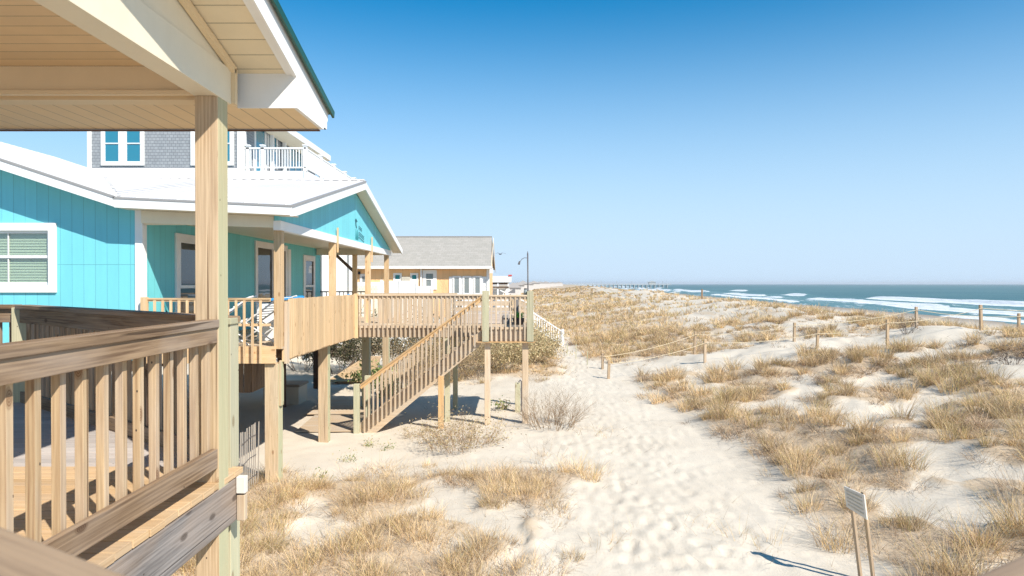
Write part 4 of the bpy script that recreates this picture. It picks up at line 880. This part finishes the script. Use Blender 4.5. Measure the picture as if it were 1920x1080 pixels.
for i, (x0, y0, x1, y1, dz, lab) in enumerate(((-5.25, 16.55, -3.82, 18.5, .03, "plywood sheet lying on the sand at the foot of the stairs"), (-5.6, 18.6, -3.9, 20.7, .05, "larger plywood sheet lying half in shade behind the first one"))):
    z = Hp((x0 + x1) / 2, (y0 + y1) / 2) + dz
    o = MB().hexa([(x0, y0, z), (x1, y0 + .05, z), (x1, y1, z + .02), (x0 - .1, y1, z + .02), (x0, y0, z + .025), (x1, y0 + .05, z + .025), (x1, y1, z + .045), (x0 - .1, y1, z + .045)]).build("plywood_sheet", 'wood_pink', None, origin=(x0, y0, z)); tag(o, lab, "board")
z = Hp(-5.9, 25.3); t = thing("tilted_pallet", (-5.9, 25.3, z), "small golden board ramp tilted in the sun among the shrubs", "pallet")
MB().hexa([(-6.7, 24.6, z + .05), (-5.0, 24.5, z + .08), (-5.1, 26.6, z + .75), (-5.7, 26.6, z + .75), (-6.7, 24.6, z + .08), (-5.0, 24.5, z + .11), (-5.1, 26.6, z + .78), (-5.7, 26.6, z + .78)]).build("board", 'wood_deck', t)
for x in (-6.4, -5.6): MB().beam((x, 24.8, z), (x + .3, 26.4, z + .62), .06, .08).build("runner", 'wood_brown', t)
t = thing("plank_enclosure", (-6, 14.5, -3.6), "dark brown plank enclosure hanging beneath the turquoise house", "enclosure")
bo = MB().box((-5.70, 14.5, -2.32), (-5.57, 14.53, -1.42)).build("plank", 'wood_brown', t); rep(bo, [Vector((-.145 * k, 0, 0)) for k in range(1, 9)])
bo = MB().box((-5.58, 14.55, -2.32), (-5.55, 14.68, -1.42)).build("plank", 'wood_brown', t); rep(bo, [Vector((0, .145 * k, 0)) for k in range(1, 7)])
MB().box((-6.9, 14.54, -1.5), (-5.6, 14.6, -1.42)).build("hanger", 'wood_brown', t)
z = Hp(-.85, 22.6) - .1
t = thing("utility_post", (.05, 18.2, -3.5), "short green timber post with tap beside the landing's outer support", "post")
z = Hp(.12, 18.25); MB().box((.08, 18.2, z - .1), (.22, 18.34, z + .78)).build("post", 'wood_green', t, bevel=.01)
MB().tube([(.25, 18.25, z - .05), (.25, 18.25, z + .82), (.22, 18.2, z + .86), (.18, 18.16, z + .82)], .018, 6).build("tap_pipe", 'steel', t)

# ------------------------------------------------------------------ small things on the decks
t = thing("shepherd_hook", (.42, 16.72, -.17), "tall thin dark metal pole with hooked arm on the landing corner", "pole")
MB().tube([(.40, 16.74, -1.1), (.385, 16.74, .72)], .017, 8).build("pole", 'steel', t, smooth=True); MB().tube([(.385, 16.74, .72), (.385, 16.74, .80)], .02, 8, r2=.004).build("finial", 'steel', t)
MB().tube([(.385, 16.74, .63), (.30, 16.74, .635), (.24, 16.74, .60), (.19, 16.74, .53), (.17, 16.74, .51)], .007, 6).build("hook", 'steel', t)
MB().tube([(.19, 16.74, .55), (.165, 16.73, .47)], .02, 6, r2=.03).build("hanger", 'steel', t)
t = thing("potted_plant", (.18, 18.6, -1.11), "green leafy plant in a black pot on the landing floor", "plant")
MB().tube([(.18, 18.6, -1.11), (.18, 18.6, -.93)], .12, 12, r2=.19).build("pot", 'black', t)
g = NT('fresh leaves'); gm = g.set(g.mix(g.noise(g.obj(), 9, 3), (0.05, 0.20, 0.03), (0.16, 0.42, 0.10)), 0.5, 0.3)
b = MB()
for k in range(60):
    a = random.random() * 6.28; e = random.uniform(.1, 1.2); L = random.uniform(.12, .26); p = Vector((.18, 18.6, -.93)); d = Vector((math.cos(a) * math.cos(e), math.sin(a) * math.cos(e), math.sin(e))); q = Vector((-d.y, d.x, 0)).normalized() * .035
    b.prism([p, p + d * L * .6 + q, p + d * L - Vector((0, 0, .03)), p + d * L * .6 - q], (0, 0, .003))
b.build("leaves", gm, t)
t = thing("grey_stand", (.02, 19.0, -1.11), "narrow dark grey stand upright on the landing behind the plant", "stand")
MB().box((.06, 19.12, -1.11), (.19, 19.2, -.34)).build("panel", 'grey_panel', t, bevel=.01); MB().box((.0, 19.05, -1.11), (.25, 19.25, -1.08)).build("foot", 'grey_panel', t)
MB().prism([(-.14, 19.14, -.265), (.09, 19.14, -.265), (.09, 19.14, -.12)], (0, .04, 0)).build("flap", 'grey_panel', t)
t = thing("utility_box", (-.25, 18.8, -1.11), "small blue grey box on the landing floor", "box")
MB().box((-.24, 18.8, -1.11), (-.10, 18.95, -.85)).build("case", 'drip', t, bevel=.01); MB().box((-.23, 18.79, -.98), (-.11, 18.80, -.94)).build("slot", 'black', t)
t = thing("water_box", (-1.0, 18.4, -1.11), "round glass lantern on the landing corner post", "lantern"); t.name = "glass_lantern"; t.location = (.42, 16.6, -.27)
MB().tube([(.33, 16.62, -.27), (.33, 16.62, -.14)], .055, 10, r2=.035).build("jar", 'glass_grey', t, smooth=True); MB().tube([(.33, 16.62, -.14), (.33, 16.62, -.11)], .038, 10).build("cap", 'steel', t)
# folded beach chairs
def chair(x, y, z, rz, label, fab):
    t = thing("folding_chair", (x, y, z), label, "chair", "folding chairs behind the porch railing")
    R = lambda u, v, w_: (x + u * math.cos(rz) - v * math.sin(rz), y + u * math.sin(rz) + v * math.cos(rz), z + w_)
    for v in (-.28, .28):
        MB().tube([R(-.42, v, .0), R(.35, v, .46)], .014, 6).build("leg", 'white_vinyl', t); MB().tube([R(.42, v, .0), R(-.30, v, .44)], .014, 6).build("leg", 'white_vinyl', t)
        MB().tube([R(-.32, v, .34), R(.10, v, .62), R(.42, v, .86), R(.50, v, .88)], .015, 6).build("side_frame", 'white_vinyl', t)
    for k in range(11):
        u = k / 10; a = Vector(R(-.32 + .42 * u * 1.7, -.28, .34 + .30 * u * 1.7)); c = Vector(R(-.32 + .42 * u * 1.7, .28, .34 + .30 * u * 1.7))
        MB().beam(a, c, .048, .012).build("slat", fab if k % 3 == 2 else 'white_vinyl', t)
    return t
chair(-5.25, 12.55, -1.11, .25, "white slatted folding chair with blue slats, left of the pair behind the porch railing", 'cloth_blue')
chair(-4.62, 12.75, -1.11, -.15, "white slatted folding chair nearest the corner porch post", 'drip')
t = thing("blue_cushion", (-4.4, 13.4, -.33), "flat bright blue cushion resting on the stacked chairs", "cushion")
b = MB(); b.hexa([(-5.0, 13.2, -.36), (-4.15, 13.2, -.30), (-4.15, 13.7, -.30), (-5.0, 13.7, -.36), (-4.98, 13.22, -.31), (-4.17, 13.22, -.235), (-4.17, 13.68, -.235), (-4.98, 13.68, -.31)]); b.build("cover", 'cloth_blue', t, bevel=.02)
b = MB(); b.box((-4.95, 13.25, -1.11), (-4.2, 13.65, -.37)); b.build("side_table", 'white_vinyl', t)
t = thing("swim_ring", (-4.6, 18.9, -.7), "blue and white swim ring hanging on the far porch rail", "swim ring")
pts = [(-4.55 + .02, 18.9 + .24 * math.cos(a), -.62 + .27 * math.sin(a)) for a in np.linspace(0, 4.4, 16)]; MB().tube(pts, .07, 8).build("blue_part", 'cloth_blue', t, smooth=True)
pts = [(-4.55 + .02, 18.9 + .24 * math.cos(a), -.62 + .27 * math.sin(a)) for a in np.linspace(4.4, 6.28, 8)]; MB().tube(pts, .07, 8).build("white_part", 'white_vinyl', t, smooth=True)
t = thing("patio_table", (-5.9, 12.6, -1.11), "small round turquoise topped side table by the porch wall", "table")
MB().tube([(-5.75, 12.7, -.66), (-5.75, 12.7, -.62)], .22, 14).build("top", 'cloth_blue', t)
for a in (0, 2.1, 4.2): MB().beam((-5.75 + .15 * math.cos(a), 12.7 + .15 * math.sin(a), -1.11), (-5.75, 12.7, -.66), .02, .02).build("leg", 'white_vinyl', t)
t = thing("garden_hose", (-6.3, 12.3, -1.11), "dark green hose looped on the corner post of the porch", "hose")
MB().tube([(-6.2 + .10 * math.sin(u * 2.2), 12.15, -.3 - .8 * u) for u in np.linspace(0, 1, 10)], .018, 6).build("hose", 'teal_dark', t)

# ------------------------------------------------------------------ gulls
def gull(x, y, z, s_, yaw, label):
    t = thing("gull", (x, y, z), label, "bird", None); c_, s2 = math.cos(yaw), math.sin(yaw)
    P = lambda u, v, w_: (x + (u * c_ - v * s2) * s_, y + (u * s2 + v * c_) * s_, z + w_ * s_)
    MB().tube([P(0, -.28, 0), P(0, -.15, .01), P(0, .05, 0), P(0, .22, .03)], .04 * s_, 8, r2=.055 * s_).tube([P(0, .22, .03), P(0, .34, .0)], .03 * s_, 6, r2=.004).build("body", 'gull', t, smooth=True)
    for k in (-1, 1): MB().prism([P(0, -.08, .02), P(.3 * k, -.02, .17), P(.72 * k, -.14, .06), P(.3 * k, .12, .18), P(0, .12, .03)], (0, 0, .012)).build("wing", 'gull', t)
gull(-1.03, 60, 2.58, .75, .5, "small dark gull flying in the sky left of the hooked pole")

# ------------------------------------------------------------------ grass and shrubs
s = NT('dry beach grass'); at = s.new("ShaderNodeAttribute", attribute_name="col")
tr = s.new("ShaderNodeBsdfTranslucent"); mx = s.new("ShaderNodeMixShader"); mx.inputs[0].default_value = 0.16
s.set(at.outputs['Color'], 0.7, 0.2); s.l.new(at.outputs['Color'], tr.inputs[0])
s.l.new(s.p.outputs[0], mx.inputs[1]); s.l.new(tr.outputs[0], mx.inputs[2]); s.l.new(mx.outputs[0], s.out.inputs['Surface'])
GM = s.m
PAL = np.array([(0.81, 0.61, 0.35), (0.73, 0.515, 0.25), (0.54, 0.45, 0.185), (0.49, 0.34, 0.215), (0.23, 0.155, 0.105), (0.67, 0.495, 0.325)])
def blades(C, nb, rad, h, lean, droop, wid, segs, wts, hvar=.45):
    """C: (n,3) tuft centres; rad,h,lean,droop,wid: per tuft arrays; returns verts, quads, colours"""
    n = len(C); I = np.repeat(np.arange(n), nb); B = len(I)
    r = np.sqrt(rng.random(B)) * rad[I]; a = rng.random(B) * 2 * np.pi
    bx_ = C[I, 0] + r * np.cos(a); by_ = C[I, 1] + r * np.sin(a)
    ad = a + rng.normal(0, 0.9, B); hh = h[I] * (1 - hvar + 2 * hvar * rng.random(B) * .8)
    ln = lean[I] * (0.25 + 1.1 * rng.random(B)) * (0.4 + 0.8 * r / np.maximum(rad[I], 1e-6)); dr = droop[I] * rng.random(B) * 1.3
    bz_ = H(bx_, by_, False) * 0 + C[I, 2]
    dx, dy = np.cos(ad), np.sin(ad); wa = rng.random(B) * 2 * np.pi; wx, wy = np.cos(wa), np.sin(wa)
    T_ = np.linspace(0, 1, segs + 1); V = np.zeros((B, (segs + 1) * 2, 3), np.float32)
    bend = rng.normal(0, .18, B)
    for k, t_ in enumerate(T_):
        out = hh * (ln * t_ + dr * t_ * t_)
        px = bx_ + dx * out - dy * bend * hh * t_ * t_; py = by_ + dy * out + dx * bend * hh * t_ * t_
        pz = bz_ - .05 + hh * (t_ - 0.55 * np.minimum(dr, 1.6) * t_ * t_)
        w_ = wid[I] * (1 - .75 * t_) / 2
        V[:, 2 * k, 0] = px - wx * w_; V[:, 2 * k, 1] = py - wy * w_; V[:, 2 * k, 2] = pz
        V[:, 2 * k + 1, 0] = px + wx * w_; V[:, 2 * k + 1, 1] = py + wy * w_; V[:, 2 * k + 1, 2] = pz
    base = (np.arange(B) * (segs + 1) * 2)[:, None]
    Q = np.concatenate([base + np.array([[2 * k, 2 * k + 1, 2 * k + 3, 2 * k + 2]]) for k in range(segs)], 0)
    # colour index per blade from per tuft weights
    cw = np.cumsum(wts, 1); cw /= cw[:, -1:]; ci = (rng.random(B)[:, None] > cw[I]).sum(1).clip(0, 5)
    tt = 0.72 + .5 * rng.random(n); col = PAL[ci] * ((0.62 + .55 * rng.random(B)) * tt[I])[:, None]
    return V.reshape(-1, 3), Q, np.repeat(col, (segs + 1) * 2, 0)
def scatter(n, y0, y1, xlo=-6, xhi=1e9, p=1.0):
    u = rng.random(n); Y = np.sqrt(y0 ** 2 + (y1 ** 2 - y0 ** 2) * u); X = (rng.random(n) * 2 - 1) * (Y * 0.78 + .6)
    k = (rng.random(n) < veg(X, Y) ** p) & (X > xlo) & (X < xhi)
    X, Y = X[k], Y[k]; return np.stack([X, Y, H(X, Y)], 1)
parts = []
def add(C, nb, mode, wscale=1.0, segs=3):
    n = len(C)
    if n == 0: return
    D = C[:, 1]; m = vnoise(C[:, 0] * .6 + 50, C[:, 1] * .5, 77) + rng.normal(0, .18, n)
    sz = .55 + .8 * rng.random(n) ** 1.5
    hs_ = np.where(C[:, 0] < 3.0, .56, .84) * np.where(rng.random(n) > .92, 1.4, 1.0); wid = np.maximum(.0060, .00056 * D) * wscale
    W = np.ones((n, 6)) * .05
    if mode == 'up':
        W[:, 0] = 1.0; W[:, 1] = .9; W[:, 2] = .2 + .5 * (m > .58); W[:, 3] = .4; W[:, 4] = .12; W[:, 5] = .5
        parts.append(blades(C, nb, .19 * sz, .45 * sz * hs_, .42 + 0 * sz, .38 + 0 * sz, wid, segs, W))
    elif mode == 'mop':
        W[:, 0] = .35; W[:, 3] = 1.0; W[:, 4] = .9; W[:, 5] = .9
        parts.append(blades(C, nb, .26 * sz, .27 * sz * hs_, .9 + 0 * sz, 1.25 + 0 * sz, wid, segs, W))
    elif mode == 'low':
        W[:, 0] = .9; W[:, 1] = .6; W[:, 3] = .8; W[:, 4] = .2; W[:, 5] = 1.0
        parts.append(blades(C, nb, .35 * sz, .24 * sz, .7 + 0 * sz, .8 + 0 * sz, wid, segs, W))
# left foreground patch
def area(y0, y1): return .78 * (y1 ** 2 - y0 ** 2)
def sc_(dens, y0, y1, **k): return scatter(int(dens * area(y0, y1)), y0, y1, **k)
for (y0, y1, du, dm, dl, nb, sg) in ((7.0, 14, 3.6, 5.0, 2.6, 170, 3), (14, 24, 3.4, 4.0, 2.0, 125, 3), (24, 42, 3.4, 2.8, 2.2, 70, 2)):
    add(sc_(du * .8, y0, y1, p=1.5), nb, 'up', segs=sg); add(sc_(dm, y0, y1), int(nb * .8), 'mop', segs=sg); add(sc_(dl, y0, y1), int(nb * .45), 'low', segs=sg)
C = sc_(5.0, 7, 14, xhi=2.5); add(C, 110, 'up'); add(sc_(4.0, 7, 14, xhi=2.5), 80, 'low')
add(sc_(1.9, 42, 80), 16, 'up', 1.3, 2); add(sc_(1.2, 42, 80), 14, 'low', 1.3, 2)
add(sc_(.55, 80, 170), 12, 'up', 2.0, 1); add(sc_(.12, 170, 420), 10, 'up', 4.0, 1)
# straw bits and dead runners lying on the open sand
for (y0, y1, dn) in ((7.5, 14, 9.0), (14, 30, 3.5)):
    n_ = int(dn * area(y0, y1)); u = rng.random(n_); Y = np.sqrt(y0 ** 2 + (y1 ** 2 - y0 ** 2) * u); X = (rng.random(n_) * 2 - 1) * .76 * Y
    near_veg = np.maximum(veg(X + .5, Y), np.maximum(veg(X - .5, Y), veg(X, Y + .7))); k = (rng.random(n_) < .10 + .9 * near_veg) & (X > -4.3); C = np.stack([X[k], Y[k], H(X[k], Y[k]) + .045], 1); n_ = len(C)
    W = np.ones((n_, 6)) * .3; W[:, 3] = 1; W[:, 4] = 1
    parts.append(blades(C, 2, np.full(n_, .05), np.full(n_, .12), np.full(n_, 2.2), np.full(n_, .9), np.maximum(.005, .0005 * C[:, 1]), 2, W))
# stray sprigs and dead stalks on open sand, fringe of the path
C = np.array([(1.15, 8.9), (1.5, 9.3), (2.5, 9.5), (2.95, 9.15), (2.7, 9.9), (.1, 13.0), (.55, 13.4), (-.2, 13.1), (3.0, 8.6), (3.3, 8.8), (1.75, 15.6), (2.1, 16.0), (1.95, 15.3), (-2.6, 13.5), (-3.2, 13.3)])
C = np.concatenate([C, C + .12]); C = np.stack([C[:, 0], C[:, 1], H(C[:, 0], C[:, 1])], 1); add(C, 12, 'low'); add(C[::3], 8, 'up')
Vs, Qs, Cs = [], [], []; o0 = 0
for V, Q, c in parts: Vs.append(V); Qs.append(Q + o0); Cs.append(c); o0 += len(V)
gr = np_mesh("beach_grass", np.concatenate(Vs), np.concatenate(Qs), GM, np.concatenate(Cs)); tag(gr, "dry tan beach grass over the dunes", "grass", kind='stuff')
print("GRASS quads", sum(len(q) for q in Qs))

def shrub(name, label, x, y, rx, h_, nst, nleaf, leafc, stemc, leafs=.035, spread=1.0, group=None, wst=.012, cat_="shrub"):
    z = Hp(x, y); t = thing(name, (x, y, z), label, cat_, group); SV, SQ, tips = [], [], []
    def seg(p, q, w0, w1):
        b = len(SV); d = np.random.default_rng(b).normal(size=3); d -= d * 0; d /= np.linalg.norm(d)
        SV.extend([p - d * w0, p + d * w0, q + d * w1, q - d * w1]); SQ.append((b, b + 1, b + 2, b + 3))
    for k in range(nst):
        a = random.random() * 6.28; r = random.random() ** .5 * rx * .35; p = np.array((x + r * math.cos(a), y + r * math.sin(a), Hp(x, y) - .05))
        d = np.array((math.cos(a) * random.uniform(.1, .75) * spread, math.sin(a) * random.uniform(.1, .75) * spread, 1.0)); L = h_ * random.uniform(.55, 1.05); w_ = wst
        for j in range(5):
            q = p + d / np.linalg.norm(d) * L / 5; seg(p, q, w_, w_ * .75); w_ *= .75; p = q; d = d + np.random.default_rng(k * 7 + j).normal(0, .28, 3) * (1, 1, .5)
            if j > 0:
                for _ in range(3):
                    e = d / np.linalg.norm(d) + np.array((random.gauss(0, .6), random.gauss(0, .6), random.gauss(.1, .3))); q2 = p + e * L * random.uniform(.10, .24); seg(p, q2, w_ * .6, w_ * .25)
                    for _ in range(2):
                        q3 = q2 + (e + np.array((random.gauss(0, .5), random.gauss(0, .5), random.gauss(.1, .3)))) * L * random.uniform(.06, .14); seg(q2, q3, w_ * .35, w_ * .15); tips.append(q3)
                    tips.append(q2)
    SV = np.array(SV); o = np_mesh("branches", SV, np.array(SQ), GM, np.array(stemc) * np.ones((len(SV), 1)) * (.7 + .6 * rng.random((len(SQ), 1)).repeat(4, 0)), origin=(x, y, z)); o.parent = t; o.location = (0, 0, 0)
    if nleaf:
        tp = np.array(tips); I = rng.integers(0, len(tp), nleaf); P = tp[I] + rng.normal(0, .05 + .03 * h_, (nleaf, 3)); P[:, 2] = np.maximum(P[:, 2], z)
        a = rng.normal(size=(nleaf, 3)); a /= np.linalg.norm(a, axis=1)[:, None]; b = np.cross(a, rng.normal(size=(nleaf, 3))); b /= np.linalg.norm(b, axis=1)[:, None]
        s1 = leafs * (.6 + .8 * rng.random((nleaf, 1))); LV = np.stack([P - a * s1, P - b * s1 * .4, P + a * s1, P + b * s1 * .4], 1).reshape(-1, 3)
        lc = np.array(leafc); col = lc[rng.integers(0, len(lc), nleaf)] * (.7 + .6 * rng.random((nleaf, 1)))
        o = np_mesh("foliage", LV, np.arange(nleaf * 4).reshape(-1, 4), GM, col.repeat(4, 0), origin=(x, y, z)); o.parent = t; o.location = (0, 0, 0)
    return t
EV = [(0.06, 0.07, 0.035), (0.11, 0.11, 0.055), (0.17, 0.14, 0.08), (0.20, 0.15, 0.10)]
BR = [(0.34, 0.25, 0.14), (0.26, 0.20, 0.11), (0.44, 0.33, 0.18)]
YG = [(0.54, 0.43, 0.24), (0.60, 0.46, 0.27), (0.42, 0.36, 0.19)]
GRN = [(0.12, 0.19, 0.06), (0.22, 0.28, 0.09), (0.34, 0.36, 0.14)]
for i, (x, y, rx, h_, lab) in enumerate(((-8.6, 28.5, 1.6, 2.0, "dark evergreen shrub farthest left behind the pilings"), (-7.0, 27.0, 1.5, 1.9, "dark evergreen shrub seen under the plank screen"), (-5.9, 28.2, 1.6, 2.1, "dark evergreen shrub behind the golden board ramp"), (-4.6, 28.8, 1.4, 2.0, "dark olive shrub behind the second green support post"))):
    shrub("evergreen_shrub", lab, x, y, rx, h_, 16, 5200, EV, (.14, .11, .085), .05, 1.3, "dark shrubs under and behind the raised deck", .02)
for i, (x, y, rx, h_, lab) in enumerate(((-3.5, 25.2, 1.3, 1.9, "brown twiggy shrub seen through the stair balusters"), (-2.4, 24.2, 1.2, 1.7, "brown twiggy shrub just under the stairs' upper half"), (-1.3, 24.8, 1.2, 1.75, "brown twiggy shrub left of the landing's left support"), (-2.0, 27.5, 1.4, 2.1, "tall brown shrub farther back between stairs and landing"))):
    shrub("twiggy_shrub", lab, x, y, rx, h_, 30, 2600, BR, (.27, .20, .14), .03, 1.2, "brown shrubs behind the stairs", .011)
for i, (x, y, rx, h_, lab) in enumerate(((-.2, 26.3, 1.2, 1.55, "straw coloured shrub between the landing's two supports"), (1.0, 28.5, 1.2, 1.25, "straw coloured bush at the path edge right of the landing"), (.35, 30.5, 1.4, 1.5, "straw coloured bush behind the landing's outer support"))):
    shrub("straw_bush", lab, x, y, rx, h_, 34, 5200, YG, (.36, .28, .16), .045, 1.3, "straw bushes beyond the landing", .009)
shrub("leafy_plant", "bright green leafy plant left of the stair foot", -4.75, 23.4, .6, .85, 12, 900, GRN, (.12, .16, .06), .06, 1.2, None, .008, "plant")
shrub("leafy_plant", "green plant seen through the lower stair balusters", -3.9, 21.6, .5, .6, 10, 450, GRN, (.12, .16, .06), .06, 1.2, None, .008, "plant")
shrub("leafy_plant", "low green plant beside the short post under the landing", -.30, 18.6, .3, .26, 8, 160, GRN + YG, (.2, .2, .08), .04, 1.5, None, .006, "plant")
shrub("bare_shrub", "leafless twiggy shrub at the left edge of the sand path", .95, 16.3, 1.6, .95, 90, 0, BR, (.30, .21, .13), spread=1.25, wst=.010)
shrub("dry_shrub", "low dry tan shrub in front of the stairs and landing supports", -1.1, 14.6, 1.9, .62, 110, 2400, BR + YG, (.40, .27, .16), .022, 1.6, None, .008)
shrub("dry_shrub", "faint dry tuft left of the low tan shrub, just below the stairs", -2.3, 16.0, .5, .32, 26, 300, BR + YG, (.46, .34, .22), .02, 1.8, None, .006)
shrub("bare_shrub", "thin upright bare stalks on open sand left of the path", .55, 12.9, .22, .62, 5, 0, BR, (.40, .28, .18), spread=.4, wst=.006)
shrub("bare_bush", "grey leafless bush in front of the white doors of the orange house", -2.75, 36.5, .9, 3.3, 22, 0, BR, (.27, .24, .21), spread=.8, wst=.022)
shrub("bare_bush", "pale leafless bush in front of the orange house window", -4.6, 36.5, .9, 2.9, 22, 0, BR, (.50, .42, .33), spread=.8, wst=.018)
shrub("dark_weed", "dark twiggy plant at the foot of the second tall rope post", 15.9, 27.4, .5, .75, 30, 200, [(.10, .09, .07), (.2, .16, .12)], (.16, .13, .11), .03, 1.2, None, .010, "weed")
shrub("dark_weed", "dark spiky weed near the right edge of the photo on the dune", 13.6, 18.6, .5, .62, 30, 200, [(.12, .10, .08), (.2, .16, .12)], (.2, .15, .12), .03, 1.0, None, .008, "weed")
for k, (x, y) in enumerate(((-3.35, 13.95), (-3.1, 15.2), (-2.75, 14.9), (-3.5, 12.6))):
    labs = ("green sprig at the foot of the second big piling", "green sprig beside the stair foot", "small green sprig in front of the stair foot", "yellow green sprig right of the first big piling", "tiny green sprig among the foreground grass", "tiny green sprig by the foreground grass edge")
    shrub("green_sprig", labs[k], x, y, .22, .14 if k > 1 else .2, 8, 110, GRN + YG, (.2, .26, .08), .022, 2.2, "green sprigs on the sand", .004, "sprig")

# ------------------------------------------------------------------ thin sea haze
hm = bpy.data.materials.new("haze"); hm.use_nodes = True; hn = hm.node_tree.nodes; hn.clear()
ho = hn.new("ShaderNodeOutputMaterial"); hv = hn.new("ShaderNodeVolumePrincipled")
hv.inputs['Color'].default_value = (0.97, 0.985, 1.0, 1); hv.inputs['Density'].default_value = 0.00018; hv.inputs['Anisotropy'].default_value = 0.2
hm.node_tree.links.new(hv.outputs[0], ho.inputs['Volume'])
me = bpy.data.meshes.new("haze"); hx0, hx1, hy0, hy1, hz0, hz1 = -3600, 7400, -70, 6600, -14, 10.5
me.from_pydata([(x, y, z) for z in (hz0, hz1) for x, y in ((hx0, hy0), (hx1, hy0), (hx1, hy1), (hx0, hy1))], [], [(0, 3, 2, 1), (4, 5, 6, 7), (0, 1, 5, 4), (1, 2, 6, 5), (2, 3, 7, 6), (3, 0, 4, 7)])
me.materials.append(hm); hz = bpy.data.objects.new("haze", me); sc.collection.objects.link(hz); tag(hz, kind='stuff')
